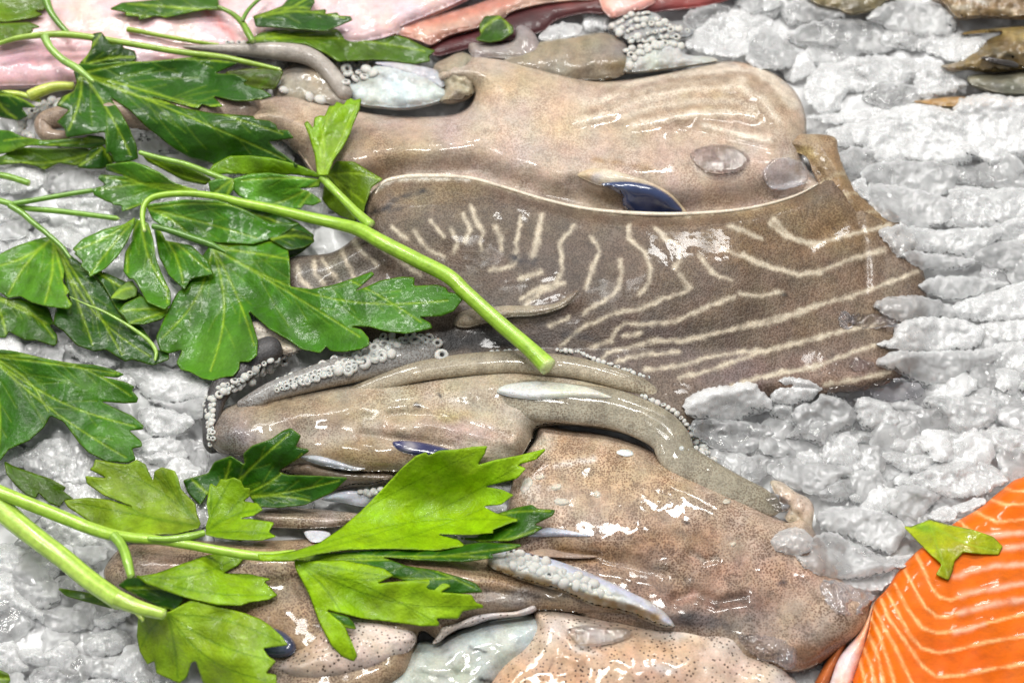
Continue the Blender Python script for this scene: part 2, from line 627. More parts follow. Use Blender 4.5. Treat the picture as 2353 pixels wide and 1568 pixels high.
SKIN = make_skin('cuttlefish_skin', 1150, (.40, .44), .42)
SKIN_PALE = make_skin('pale_spotted_skin', 600, (.20, .28), .13)
SKIN_DARK = make_skin('dark_striped_skin', 1150, (.42, .40), .42, .1, .06, .5, 1.2, (.78, .80, .85), 60)
MEMB = make_skin('white_membrane', 700, (.1, .1), .5, .5, .05, 1.0, .8, (.88, .9, .92))
LEAF, STEM = make_leaf(), make_stem()
ICE = make_ice('crushed_ice')
ICE_CLEAR = make_ice('clear_ice', (.93, .91, .94), 1.3, .0, .10, .02, .12)
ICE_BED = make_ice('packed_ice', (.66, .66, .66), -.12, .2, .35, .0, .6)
SALMON = make_flesh('salmon_flesh', .5, .05, .25, (.55, 1, 1), .25, .15)
FLESH = make_flesh('pale_fish_flesh', .4, .4, 1.2, (1, 1, 1), .45)
RED = make_flesh('dark_red_flesh', .5, .15, 1.0, (1, 2, 1), .2)
FISHSKIN = make_flesh('brown_fish_skin', .35, .1, 2.2, (1, 2.4, 1), .9)
EYE = make_eye()
# ------------------------------------------------------------------ colour helpers
def lerp(a, b, f):
    return a + (b - a) * f[:, None]

def colf(base, blobs=(), nz=.10, seed=0, lines=(), ns=60.0, hue=.26, jit=5.5):
    """pigment and painted shade: a base colour, soft patches (u, v, ru, rv, rgb, k) and painted lines (polyline, width, rgb, k)."""
    bs = srgb(*base)
    def f(uv, *a):
        c = np.tile(bs, (len(uv), 1))
        wu = uv[:, 0] + 28 * fbm(uv[:, 0], uv[:, 1], 90, 3, seed + 1)
        wv = uv[:, 1] + 28 * fbm(uv[:, 0], uv[:, 1], 90, 3, seed + 4)
        for (u, v, ru, rv, rgb, k) in blobs:
            q = np.exp(-(((wu - u) / ru) ** 2 + ((wv - v) / rv) ** 2))
            c = lerp(c, srgb(*rgb), np.clip(q * 1.25, 0, 1) * k)
        c = c * (1 + nz * 2 * fbm(uv[:, 0], uv[:, 1], ns, 3, seed))[:, None]
        if hue:
            c = c * (1 + hue * (fbm(uv[:, 0], uv[:, 1], 85, 3, seed + 41)[:, None] * np.array([.30, .12, -.45]) + fbm(uv[:, 0], uv[:, 1], 60, 3, seed + 47)[:, None] * np.array([.22, -.16, -.02])))
        jig = uv + np.stack([fbm(uv[:, 0], uv[:, 1], 18, 3, seed + 8), fbm(uv[:, 0], uv[:, 1], 18, 3, seed + 9)], 1) * jit
        for (poly, wd, rgb, k) in lines:
            dd = line_dist(jig, poly)
            wv_ = wd * (1 + .5 * fbm(uv[:, 0], uv[:, 1], 40, 2, seed + 3))
            q = np.exp(-1.1 * (dd / np.maximum(wv_, .5)) ** 2) * np.clip(1 + 1.1 * fbm(uv[:, 0], uv[:, 1], 26, 2, seed + 31), .6, 1.15)
            c = lerp(c, srgb(*rgb), np.clip(q * k, 0, 1))
        return np.clip(c, 0, 1)
    return f

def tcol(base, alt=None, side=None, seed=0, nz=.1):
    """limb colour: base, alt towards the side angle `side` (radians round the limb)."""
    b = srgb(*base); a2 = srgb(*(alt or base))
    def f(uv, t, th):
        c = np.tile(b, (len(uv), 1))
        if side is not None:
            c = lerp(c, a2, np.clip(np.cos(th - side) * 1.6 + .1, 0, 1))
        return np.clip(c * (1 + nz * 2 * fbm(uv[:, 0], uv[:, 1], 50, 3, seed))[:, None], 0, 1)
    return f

def const(k, seed=0, nz=.5):
    return lambda uv, *a: np.clip(k * (1 + nz * 2 * fbm(uv[:, 0], uv[:, 1], 80, 2, seed + 21)), 0, 1)

def ridges(items, noise_amp=2.0, ns=70.0, seed=0):
    """relief from folds: (polyline, width, height) and bumps (u, v, ru, rv, height)."""
    def f(uv, d):
        z = noise_amp * 2 * fbm(uv[:, 0], uv[:, 1], ns, 2, seed, .3)
        for it in items:
            if len(it) == 3:
                z = z + it[2] * np.exp(-(line_dist(uv, it[0]) / it[1]) ** 2)
            else:
                z = z + it[4] * np.exp(-(((uv[:, 0] - it[0]) / it[2]) ** 2 + ((uv[:, 1] - it[1]) / it[3]) ** 2))
        return z
    return f

def on(gap=2.0, r=1, sg=1.6):
    A = rest(r, sg)
    return lambda uv: hm_get(A, uv) + gap

# ------------------------------------------------------------------ suckers
def sucker_mesh(name, mat, pit=True):
    prof = [(1.0, 0), (1.12, .35), (1.0, .68), (.74, .86), (.44, .82), (.26, .5)] if pit else [(1.0, 0), (1.1, .3), (.95, .65), (.6, .9), (.25, 1.0)]
    k = 10
    th = np.linspace(0, 2 * np.pi, k, endpoint=False)
    co = np.array([[r * math.cos(t), r * math.sin(t), z] for r, z in prof for t in th] + [[0, 0, .3 if pit else 1.02]])
    quads = [[i * k + j, i * k + (j + 1) % k, (i + 1) * k + (j + 1) % k, (i + 1) * k + j] for i in range(len(prof) - 1) for j in range(k)]
    n = (len(prof) - 1) * k
    tris = [[n + j, n + (j + 1) % k, n + k] for j in range(k)]
    w = srgb(212, 208, 200); dk = srgb(60, 56, 52)
    cols = np.array([w] * (len(co)))
    if pit:
        cols[-k - 1:] = dk
        cols[-2 * k - 1:-k - 1] = srgb(176, 174, 168)
    cols[:k] = srgb(84, 80, 76)  # dark base ring paints crevice shade between suckers
    me = raw_mesh(name, co, tris, quads, cols, {'dots': np.zeros(len(co))})
    me.materials.append(mat)
    return me

SUCK = sucker_mesh('sucker', MEMB, True)
SUCK2 = sucker_mesh('sucker', MEMB, False)
RS = random.Random(4)

def suckers(parent, rows, zf, size, jit=.25, tilt=(0, -.35), pit=.55, taper=None):
    """one sucker after another along each row; parent: the arm they sit on."""
    base = Vector((0, 0, 0)); r = parent
    while r is not None:
        base = base + r.location; r = r.parent
    for ri, row in enumerate(rows):
        p = np.asarray(row, float)
        ln = np.hypot(*np.diff(p, axis=0).T).sum()
        q = spline(p, 200)
        dd = np.r_[0, np.cumsum(np.hypot(*np.diff(q, axis=0).T))]
        x = (ri % 2) * size * .9
        while x < ln:
            f = x / ln
            sz = size * (np.interp(f, np.linspace(0, 1, len(taper)), taper) if taper else 1) * RS.uniform(1 - jit, 1 + jit)
            uv = np.array([np.interp(x, dd, q[:, 0]) + RS.uniform(-.25, .25) * sz, np.interp(x, dd, q[:, 1]) + RS.uniform(-.25, .25) * sz])
            z = float(zf(uv[None])[0])
            o = bpy.data.objects.new('sucker', SUCK if RS.random() < pit else SUCK2)
            COL.objects.link(o)
            o.parent = parent
            o.location = Vector(world(uv, z - sz * .42)) - base
            o.scale = (sz * S, sz * S * RS.uniform(.8, 1.0), sz * S * .9)
            o.rotation_euler = (tilt[1] + RS.uniform(-.25, .25), tilt[0] + RS.uniform(-.25, .25), RS.uniform(0, 6))
            hm_put(uv[None], np.array([z + sz * .5]))
            x += sz * 1.75

# ------------------------------------------------------------------ the ice bed
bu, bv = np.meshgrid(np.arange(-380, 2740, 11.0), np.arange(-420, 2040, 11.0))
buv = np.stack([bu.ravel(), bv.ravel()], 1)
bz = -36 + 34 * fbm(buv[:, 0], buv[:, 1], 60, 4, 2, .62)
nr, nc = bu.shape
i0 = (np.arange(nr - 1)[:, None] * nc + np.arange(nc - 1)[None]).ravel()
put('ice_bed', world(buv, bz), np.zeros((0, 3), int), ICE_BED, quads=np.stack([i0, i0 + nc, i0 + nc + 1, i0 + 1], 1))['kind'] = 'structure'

# ------------------------------------------------------------------ pale fish fillet, top left, and the dark red one behind it
fil = thing('fish_fillet', 'pale pink raw fish fillet under the parsley sprigs in the top left corner', 'fish fillet', (500, 60), 0)
pillow('flesh', P('F', '-160,-160 1300,-160 1180,-60 1060,10 980,45 925,68 912,84 860,100 760,110 640,118 520,132 400,150 300,172 200,192 130,202 0,206 -160,210'),
       FLESH, fil, z=18, Ht=46, Hb=30, w=46, step=9,
       relief=ridges([(P('00', '0,330 300,300 700,330'), 30, -5), (P('00', '0,440 300,420 560,500'), 26, 6), (300, 40, 200, 60, 10)], 3, 60, 5),
       col=colf((206, 174, 176), [(120, 120, 160, 50, (196, 148, 150), .6), (420, 60, 90, 60, (214, 182, 180), .7), (200, 30, 60, 40, (236, 196, 180), .5),
                                  (80, 170, 120, 26, (200, 160, 166), .7), (800, 30, 200, 40, (214, 186, 188), .7)], .05, 3,
                [(P('00', '1400,80 1460,120 1520,180 1600,260'), 9, (214, 120, 116), .7), (P('00', '130,440 220,430 330,470'), 8, (206, 140, 146), .5),
                 (P('00', '0,540 120,530 260,540'), 9, (210, 160, 168), .5), (P('00', '340,30 520,60 560,180'), 7, (226, 178, 160), .5)]),
       attr={'dots': const(0)})
pillow('cut_edge', P('t', '120,215 180,160 300,125 480,90 700,40 860,-20 1000,-90 1600,-140 1600,0 1400,18 1200,40 1000,90 900,150 760,205 620,240 520,275 420,330 330,300 230,270 160,250'),
       FLESH, fil, z=12, Ht=26, Hb=22, w=26, step=8,
       relief=ridges([], 3, 30, 9),
       col=colf((146, 98, 86), [(880, 70, 40, 20, (176, 108, 92), .8), (930, 78, 60, 20, (206, 140, 116), .7), (1200, 10, 120, 30, (170, 130, 116), .7)], .1, 5,
                [(P('t', '130,225 220,160 420,90 620,20 760,-60'), 13, (226, 206, 202), .9), (P('t', '340,240 560,170 800,110 1100,40 1500,-20'), 16, (190, 158, 138), .8),
                 (P('t', '300,180 520,130 740,80 980,10'), 13, (190, 120, 100), .7)]))
red = thing('fish_fillet', 'dark maroon raw fish flesh in shadow behind the pale fillet at the top edge', 'fish fillet', (1350, 20), 0)
pillow('flesh', P('t', '400,340 520,270 700,220 800,140 920,100 1100,40 1400,-30 1700,-120 2700,-160 2560,-20 2400,40 2300,60 2100,80 1950,100 1700,110 1500,100 1300,150 1200,230 900,310 700,345 560,380 450,400'),
       RED, red, z=0, Ht=24, Hb=12, w=40, step=9, relief=ridges([], 3, 40, 3),
       col=colf((74, 28, 30), [(1180, 55, 120, 30, (58, 24, 26), .8), (1560, 5, 80, 20, (140, 46, 42), .9), (1420, 0, 200, 14, (130, 64, 58), .6)], .12, 2))  # flesh darkened to paint in shade under the pale fillet
pk = pillow('fish_fillet', P('t', '1600,-120 1990,-120 2000,10 1950,50 1880,80 1800,100 1720,130 1680,128 1640,90 1610,40'),
       FLESH, None, z=18, Ht=26, Hb=20, w=30, step=7, relief=ridges([], 3, 24, 3), col=colf((216, 158, 150), [(1430, 30, 30, 20, (226, 186, 178), .8)], .1, 2))
tag(pk, 'small pink lump of raw fish at the top edge beside the dark maroon flesh', 'fish fillet')

# ------------------------------------------------------------------ whole brown fish, top right
fish = thing('whole_fish', 'brown whole fish with a dark eye half buried in ice at the top right', 'fish', (2300, 110), 0)
pillow('head', P('r', '1480,690 1640,650 1720,600 1800,540 1900,460 2000,400 2100,350 1700,370 1760,330 2000,300 2353,270 2700,240 2700,800 2353,740 2100,760 1900,760 1760,740 1600,760'),
       FISHSKIN, fish, z=10, Ht=50, Hb=20, w=44, step=6, relief=ridges([(P('r', '1900,590 2100,560 2353,560'), 10, 9), (2300, 108, 30, 14, 10)], 5, 18, 4),
       col=colf((118, 98, 58), [(2270, 88, 60, 22, (92, 72, 36), .8), (2310, 122, 60, 10, (70, 62, 34), .8), (2330, 72, 60, 10, (150, 128, 76), .8), (2180, 118, 30, 10, (178, 170, 150), .7)], .3, 3, ns=16))
pillow('belly', P('r', '1760,800 1900,770 2100,770 2353,745 2700,760 2700,1010 2353,1000 2100,990 1900,940 1780,890'), FISHSKIN, fish, z=4, Ht=30, Hb=16, w=26, step=7,
       relief=ridges([], 3, 20, 6), col=colf((128, 124, 106), [(2290, 200, 60, 12, (90, 88, 74), .7)], .15, 7, ns=20))
A_ = on(1.0, 1, 1.2)
pillow('eye', P('r', '1900,600 1990,590 2100,615 2220,630 2300,670 2290,710 2200,705 2080,680 1980,650'), EYE, fish, z=A_, Ht=10, Hb=6, w=8, step=4,
       col=colf((60, 54, 50), [(2218, 135, 22, 7, (52, 56, 72), .9), (2205, 142, 18, 3, (190, 190, 194), .8)], .1, 1))
f2 = thing('whole_fish', 'mottled brown and white fish back at the very top right corner above the ice', 'fish', (2300, 10), 0)
pillow('body', P('r', '1380,0 1500,-120 2700,-200 2700,240 2353,215 2100,205 1900,200 1700,215 1620,190 1560,130 1500,60'), FISHSKIN, f2, z=12, Ht=44, Hb=20, w=34, step=6,
       relief=ridges([], 5, 15, 8), col=colf((128, 104, 70), [(2260, 10, 50, 20, (110, 82, 46), .8), (2200, 25, 30, 8, (190, 178, 160), .8), (2330, 30, 40, 8, (172, 152, 120), .8),
       (2240, 3, 30, 6, (200, 190, 176), .8)], .34, 9, ns=14))
f3 = thing('whole_fish', 'olive brown fish belly showing at the top edge above the ice near the right', 'fish', (2010, 10), 0)
pillow('body', P('r', '60,-40 120,-160 1100,-160 1020,0 940,20 880,50 800,110 700,140 560,165 470,150 420,120 300,95 180,60'), FISHSKIN, f3, z=8, Ht=34, Hb=16, w=30, step=6,
       relief=ridges([], 4, 18, 10), col=colf((126, 112, 80), [(1960, 10, 30, 14, (92, 84, 64), .8), (2010, 26, 40, 10, (158, 146, 110), .8)], .22, 11, ns=18))
f4 = pillow('fish_scrap', P('r', '1200,1060 1400,1030 1600,1010 1800,1010 2000,1010 2353,1010 2353,1110 2100,1120 1800,1130 1500,1130 1300,1100'), FISHSKIN, None, z=-12, Ht=26, Hb=10, w=26, step=7,
       relief=ridges([], 3, 16, 12), col=colf((158, 122, 72), [(2330, 220, 40, 20, (196, 120, 50), .9)], .2, 13, ns=20))
tag(f4, 'tan strip of fish skin showing between ice lumps below the brown whole fish', 'fish scrap')

# ------------------------------------------------------------------ cuttlefish behind (grey arms at the top)
c4 = thing('cuttlefish', 'grey cuttlefish arms with white suckers behind the big striped cuttlefish at the top', 'cuttlefish', (1000, 150), 0)
GREY = (150, 142, 128)
a = pillow('arm', P('10', '80,600 100,540 200,440 330,400 480,400 540,440 560,560 600,640 660,720 500,730 300,720 120,680'), SKIN_PALE, c4, z=16, Ht=34, Hb=24, w=40, step=6,
       relief=ridges([], 4, 30, 6), col=colf((158, 148, 128), [(760, 120, 40, 22, (190, 182, 160), .6), (720, 160, 40, 16, (196, 178, 150), .6), (690, 140, 24, 24, (110, 104, 98), .7)], .16, 5, ns=30), attr={'dots': const(.25)})
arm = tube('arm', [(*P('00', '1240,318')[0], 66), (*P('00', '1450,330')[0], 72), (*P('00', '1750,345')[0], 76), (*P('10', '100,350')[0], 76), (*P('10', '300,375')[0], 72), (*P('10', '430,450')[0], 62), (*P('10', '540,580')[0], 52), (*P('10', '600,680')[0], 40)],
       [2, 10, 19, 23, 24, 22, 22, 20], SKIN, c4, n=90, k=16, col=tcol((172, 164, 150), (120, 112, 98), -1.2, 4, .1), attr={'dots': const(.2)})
suckers(arm, [P('s', '600,165 900,168 1200,165 1500,175 1700,240 1850,340 1960,430')], on(-2, 0, 1.0), 7.0, .2, pit=.2)
arm2 = pillow('arm', P('10', '560,590 640,560 740,470 830,430 1000,445 1150,490 1260,600 1290,660 1200,710 1000,750 800,740 680,720 600,660'), MEMB, c4, z=14, Ht=32, Hb=20, w=30, step=6,
       relief=ridges([(P('10', '830,450 1000,520 1150,570 1270,620'), 10, 8), (P('10', '700,560 900,600 1100,680'), 24, 6)], 4, 30, 8),
       col=colf((196, 200, 196), [(930, 200, 50, 22, (216, 226, 222), .8), (850, 180, 30, 14, (150, 148, 140), .7), (960, 180, 40, 10, (160, 158, 150), .6)], .12, 6, ns=30,
                lines=[(P('10', '700,500 760,520 830,510 900,540'), 6, (90, 88, 84), .6)]), attr={'dots': const(.1)})
suckers(arm2, [P('10', '580,470 640,440 740,430'), P('10', '570,520 650,500 720,490 800,480'), P('10', '590,570 660,540 730,520 800,510')], on(2, 1, 1.2), 13.5, .25, (0, -.5), pit=.8)
suckers(arm2, [P('10', '120,580 170,575'), P('10', '130,620 200,625')], on(0, 1, 1.2), 12, .2, pit=.3)
suckers(arm2, [P('10', '330,670 420,680')], on(0, 1, 1.2), 15, .1, pit=.0)
pillow('membrane', P('10', '780,430 900,425 1050,445 1180,470 1260,520 1240,600 1100,540 950,490'), MEMB, c4, z=34, Ht=14, Hb=14, w=16, step=6, relief=ridges([], 3, 20, 3),
       col=colf((186, 184, 188), [], .12, 3), attr={'dots': const(0)})
pillow('arm', P('10', '1420,300 1500,290 1640,300 1730,270 1740,180 1800,170 1860,220 1900,290 1920,380 1800,420 1600,410 1450,400'), SKIN_PALE, c4, z=12, Ht=30, Hb=20, w=30, step=7, relief=ridges([], 4, 24, 6),
       col=colf((150, 140, 130), [(1300, 125, 40, 20, (182, 168, 146), .7)], .14, 8, ns=30), attr={'dots': const(.15)})
b = pillow('arm', P('20', '-140,430 -100,380 0,330 120,290 240,265 380,250 560,220 680,260 740,330 760,420 700,520 520,560 300,550 100,520 -80,500'), SKIN, c4, z=8, Ht=38, Hb=20, w=44, step=6,
       relief=ridges([(P('20', '420,440 560,410 720,430'), 16, 9)], 4, 36, 4), col=colf((146, 134, 112), [(1300, 100, 90, 20, (160, 146, 116), .6), (1420, 150, 40, 16, (140, 122, 84), .7), (1440, 110, 40, 20, (120, 112, 106), .6)], .14, 6, ns=36), attr={'dots': const(.3)})
arm3 = pillow('arm', P('20', '590,190 680,120 800,80 920,90 1000,150 1100,170 1180,210 1140,260 1000,270 860,290 740,290 640,230'), MEMB, c4, z=14, Ht=24, Hb=20, w=22, step=6, relief=ridges([], 5, 12, 4),
       col=colf((150, 148, 146), [], .16, 4), attr={'dots': const(0)})
suckers(arm3, [P('20', '620,190 760,110 880,100'), P('20', '640,220 780,150 900,130 980,150'), P('20', '680,240 800,190 920,170 1100,190'), P('20', '720,280 840,240 980,210 1140,220'), P('20', '760,290 900,270 1060,250')], on(1, 1, 1.2), 8.2, .45, pit=.45)
arm4 = pillow('arm', P('20', '720,370 800,330 920,290 1040,270 1110,310 1130,370 1300,390 1350,420 1200,450 900,490 720,500 700,450'), MEMB, c4, z=20, Ht=30, Hb=20, w=24, step=6, relief=ridges([], 5, 18, 5),
       col=colf((184, 182, 174), [(1640, 120, 24, 16, (204, 190, 158), .7)], .12, 6), attr={'dots': const(0)})
suckers(arm4, [P('20', '720,350 820,330 920,300'), P('20', '730,480 750,430 800,390 900,330 1060,290'), P('20', '760,380 860,345 980,310 1100,330')], on(1, 1, 1.2), 11, .25, pit=.25)

# ------------------------------------------------------------------ the big striped cuttlefish
c1 = thing('cuttlefish', 'largest cuttlefish with dark brown mantle crossed by pale wavy stripes and a navy eye', 'cuttlefish', (1450, 520), 0)
lobe = [P('20', '440,690 560,690 650,640 800,560 1000,510 1300,490 1460,470'), P('20', '400,825 620,770 740,700 900,650 1200,600 1500,590 1640,660 1720,790'),
        P('20', '760,850 1000,810 1200,770 1500,770 1600,790'), P('20', '1240,850 1500,920 1700,960'), P('20', '700,590 900,520 1100,450 1350,420'), P('20', '1460,470 1600,480 1750,600 1840,720'), P('20', '1500,600 1660,700 1760,820'), P('20', '560,760 760,640 1000,580 1300,550 1520,540'), P('20', '700,800 900,735 1200,690 1480,690 1600,740'), P('20', '1560,440 1700,500 1830,620 1880,720')]
rim = P('F', '850,440 900,412 1080,405 1250,455 1400,485 1580,490 1730,475 1850,430')
head_o = P('F', '560,250 600,225 660,215 720,230 820,255 920,268 1030,265 1075,245 1088,212 1060,196 1010,192 1000,165 1030,140 1090,128 1130,132 1190,142 1280,168 1380,186 1480,177 1600,152 1680,141 1760,160 1822,205 1850,262 1852,320 1850,380 1900,430 1860,480 1740,530 1550,550 1300,540 1080,500 900,480 790,440 720,400 680,350 620,310 560,300')
pillow('head', head_o, SKIN, c1, z=8, Ht=88, Hb=22, w=84, step=5,
       relief=ridges([(l, 13, 4.5) for l in lobe[:6]] + [(rim, 46, -50), (P('F', '1560,300 1680,330 1800,355'), 26, -12), (P('F', '1075,250 1088,212 1060,196'), 14, -12),
                     (P('F', '640,300 760,330 880,360'), 40, 8), (1420, 395, 90, 26, 9), (1650, 360, 90, 30, 14), (P('F', '1320,420 1420,480 1560,486'), 18, -8), (1100, 300, 120, 40, 8),
                     (P('F', '820,262 960,285 1120,280'), 26, -9)], 1.2, 80, 1),
       col=colf((196, 176, 154), [(700, 300, 150, 60, (168, 148, 122), .8), (880, 350, 130, 60, (160, 136, 104), .8), (1180, 190, 130, 40, (196, 176, 140), .7), (1050, 260, 120, 30, (188, 170, 152), .7),
                                  (1450, 300, 200, 50, (188, 168, 138), .5), (1600, 380, 150, 50, (186, 160, 138), .7), (1700, 430, 130, 40, (168, 146, 128), .7), (1350, 450, 160, 24, (140, 122, 98), .8),
                                  (1650, 230, 160, 60, (176, 152, 118), .7), (1090, 150, 70, 30, (176, 162, 142), .7), (1280, 250, 100, 50, (200, 176, 146), .6), (1500, 470, 100, 14, (122, 106, 92), .6)], .09, 2,
                [(l, 7.5, (230, 216, 190), .9) for l in lobe] + [(P('20', x_), 12, (140, 116, 88), .5) for x_ in ('620,620 800,600 1000,550 1300,530 1450,530', '480,760 660,720 800,640 1000,590 1400,550', '650,860 760,800 1000,740 1300,690 1560,700', '1100,860 1300,820 1500,840 1640,880', '1540,500 1680,600 1790,740', '1580,620 1660,740 1720,850')] + [(P('20', '500,1090 700,1110 900,1160'), 6, (150, 116, 70), .6), (P('F', '1120,395 1030,392 930,398'), 4, (206, 196, 176), .5)]),
       attr={'dots': const(.45, 3)})
A_ = on(2.0, 0, 1.3)
pillow('eyelid', P('20', '390,1190 480,1150 600,1154 760,1196 900,1246 1015,1312 1095,1392 1130,1450 1000,1420 860,1300 700,1268 560,1268 450,1230'), SKIN, c1, z=A_, Ht=7, Hb=12, w=20, step=4,
       col=colf((196, 178, 144), [(1390, 405, 34, 12, (226, 214, 186), .95), (1360, 408, 16, 8, (176, 172, 170), .7)], .06, 4), attr={'dots': const(.15)})
pillow('eye', P('20', '550,1252 680,1232 800,1240 910,1266 1010,1325 1075,1390 1105,1440 1020,1470 880,1470 770,1450 700,1405 690,1340 630,1295'), EYE, c1, z=on(5.0, 0, 1.3), Ht=22, Hb=18, w=30, step=4,
       col=colf((46, 58, 92), [(1400, 432, 30, 14, (96, 110, 144), .85), (1345, 425, 22, 12, (176, 172, 164), .85), (1530, 470, 40, 20, (30, 38, 66), .8), (1440, 462, 26, 14, (66, 80, 118), .6)], .12, 2))

stripes = [P('21', t) for t in ('130,0 110,100 80,230', '370,20 270,130 280,250 290,330 240,400', '490,100 545,190 500,290 450,440', '680,250 690,340 670,440 620,500 430,610', '740,20 740,110 850,200 890,310 880,400 820,480',
    '920,30 990,110 1080,150 1090,240 1050,310', '1080,350 1160,440 1120,470 960,520 800,590 640,610 570,650 420,710 280,830', '1420,20 1540,60 1640,110', '1700,0 1800,90 2023,150',
    '1380,170 1560,250 1700,300 1900,350 2060,340', '1220,220 1300,330 1430,390', '1500,480 1620,500 1780,470', '1460,500 1300,560 1160,620 1060,670 820,690 720,680 650,730 620,800 470,850',
    '2060,550 1880,620 1700,680 1500,710 1280,760 1130,800 900,800 780,840 590,880 560,920', '2060,780 1830,830 1600,890 1470,940 1230,1020 1080,1050', '1540,870 1300,910 1080,970 850,1000', '1080,880 900,890 750,910 660,945',
    '2023,975 1800,1010 1600,1060 1440,1110', '700,770 780,760 830,740', '0,520 130,440 300,410', '0,380 140,330', '200,700 330,640')] + \
    [P('31', t) for t in ('200,-30 330,100 450,145 620,110 800,60 1000,10', '0,210 150,290 380,350 560,320 750,240 960,180', '0,700 300,630 450,570 700,510 900,440 1180,330', '0,870 150,870 400,800 700,730 900,690',
    '100,1050 400,1000 560,950 800,860 900,830', '560,1100 800,1060 1000,1010')] + \
    [P('11', t) for t in ('1430,-120 1480,0 1520,60 1490,130 1510,180', '1600,20 1640,110 1640,180', '1770,-40 1740,200', '1920,-60 1870,220', '600,80 700,200 800,290', '730,100 870,200 1090,360', '540,160 620,330 640,390',
    '420,250 540,400', '370,260 370,340 440,430', '250,300 270,380 340,440', '1050,60 1140,180 1250,230', '1160,-20 1250,90', '1560,320 1700,300 1760,240', '1800,560 1900,470 2023,430', '900,30 1000,110', '1380,-60 1430,40 1400,120', '1300,40 1340,130 1320,200', '1000,200 1100,290 1180,320')]
mantle_o = P('F', '838,500 840,465 856,438 890,416 960,404 1070,408 1150,428 1250,458 1350,480 1480,491 1600,490 1720,478 1820,452 1880,420 1905,392 1930,400 1965,440 2015,476 2068,510 2096,560 2118,612 2128,660 2126,720 2118,780 2090,850 2010,890 1900,905 1760,912 1640,930 1560,980 1300,930 1050,890 860,800 740,740 670,690 640,640 670,592 760,580 820,540')
def mz(uv):
    u, v = uv[:, 0], uv[:, 1]
    r = 78 - 64 * np.clip((v - 470) / 330, 0, 1)
    r = r * (1 - .95 * np.clip((u - 1700) / 330, 0, 1)) + 2
    return r * np.clip((u - 560) / 330, .25, 1)
MC = colf((118, 100, 82), [(1000, 450, 120, 40, (150, 130, 100), .8), (1050, 520, 160, 60, (110, 94, 74), .8), (1300, 600, 220, 70, (98, 82, 70), .75), (1400, 780, 260, 70, (96, 82, 74), .75), (1700, 560, 180, 60, (134, 108, 78), .8),
      (1900, 520, 120, 60, (150, 122, 86), .8), (1950, 700, 140, 110, (140, 116, 92), .7), (1750, 860, 200, 50, (128, 106, 98), .7), (760, 640, 100, 60, (128, 124, 114), .8), (1120, 720, 120, 60, (92, 80, 68), .8), (1130, 782, 110, 22, (34, 32, 33), .95), (1040, 790, 40, 20, (30, 28, 29), .9),  # near-black patches paint crevice shadow and inky water into the mantle
      (1690, 480, 120, 18, (164, 138, 98), .7), (1900, 860, 120, 40, (150, 122, 104), .7)], .16, 6,
      [(s_, 5.2, (216, 200, 172), 1.0) for s_ in stripes] + [(rim, 7, (226, 212, 180), .9), (P('F', '870,425 920,408 1000,405 1080,408'), 6, (226, 222, 210), .9),
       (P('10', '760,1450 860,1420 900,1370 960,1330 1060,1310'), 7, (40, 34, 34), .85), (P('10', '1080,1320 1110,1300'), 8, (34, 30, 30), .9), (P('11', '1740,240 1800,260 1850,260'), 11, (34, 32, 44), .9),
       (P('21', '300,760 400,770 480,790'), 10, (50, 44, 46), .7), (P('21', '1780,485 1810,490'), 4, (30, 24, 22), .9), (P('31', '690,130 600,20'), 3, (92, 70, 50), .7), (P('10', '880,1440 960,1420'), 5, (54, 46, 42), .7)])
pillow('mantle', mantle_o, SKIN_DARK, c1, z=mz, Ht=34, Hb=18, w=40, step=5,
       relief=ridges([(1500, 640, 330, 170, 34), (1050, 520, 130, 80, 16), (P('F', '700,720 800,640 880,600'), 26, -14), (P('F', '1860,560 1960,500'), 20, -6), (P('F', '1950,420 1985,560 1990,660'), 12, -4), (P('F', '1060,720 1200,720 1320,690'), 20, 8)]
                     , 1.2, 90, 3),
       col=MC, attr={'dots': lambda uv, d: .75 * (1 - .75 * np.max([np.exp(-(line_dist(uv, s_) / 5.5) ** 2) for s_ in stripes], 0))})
A_ = on(-3, 1, 1.2)
rl = spline(P('F', '862,446 876,424 900,412 960,405 1070,408 1150,428 1250,458 1350,480 1480,491 1600,490 1720,478 1820,452 1880,422'), 40)
tube('mantle_rim', np.c_[rl, hm_get(rest(1, 1.2), rl) - 5], [2, 4, 6, 7, 5, 4, 4, 4.5, 5.5, 4.5, 4, 3, 1.5], SKIN, c1, n=160, k=12, squash=.8, col=tcol((224, 212, 186), None, None, 2, .06), attr={'dots': const(.12)})
pillow('fin', P('F', '1782,330 1792,316 1840,308 1915,314 1926,350 1948,408 1990,462 2040,505 2030,540 1985,545 1940,520 1905,478 1882,430 1865,392 1850,360 1806,345'), SKIN_DARK, c1, z=lambda uv: 54 - 30 * np.clip((uv[:, 1] - 385) / 120, 0, 1), Ht=17, Hb=20, w=24, step=5,
       relief=ridges([(P('F', '1800,325 1880,330 1920,390 1960,470'), 14, 6), (P('F', '1830,345 1880,395 1930,480'), 9, -8)], 2.5, 30, 6),
       col=colf((158, 130, 94), [(1860, 318, 60, 10, (184, 158, 124), .8), (1840, 345, 30, 12, (196, 170, 110), .8), (1950, 450, 40, 40, (140, 112, 80), .7)], .12, 7,
                [(P('F', '1885,420 1920,400 1960,395'), 4.5, (206, 186, 150), .9), (P('F', '1905,460 1950,445 1990,440'), 4.5, (206, 186, 150), .9), (P('F', '1940,505 1985,490 2030,480'), 4.5, (206, 186, 150), .9), (P('F', '1890,440 1905,480 1912,520'), 3, (214, 196, 160), .6), (P('F', '1852,372 1880,430'), 3, (110, 84, 58), .6)]), attr={'dots': const(.6)})
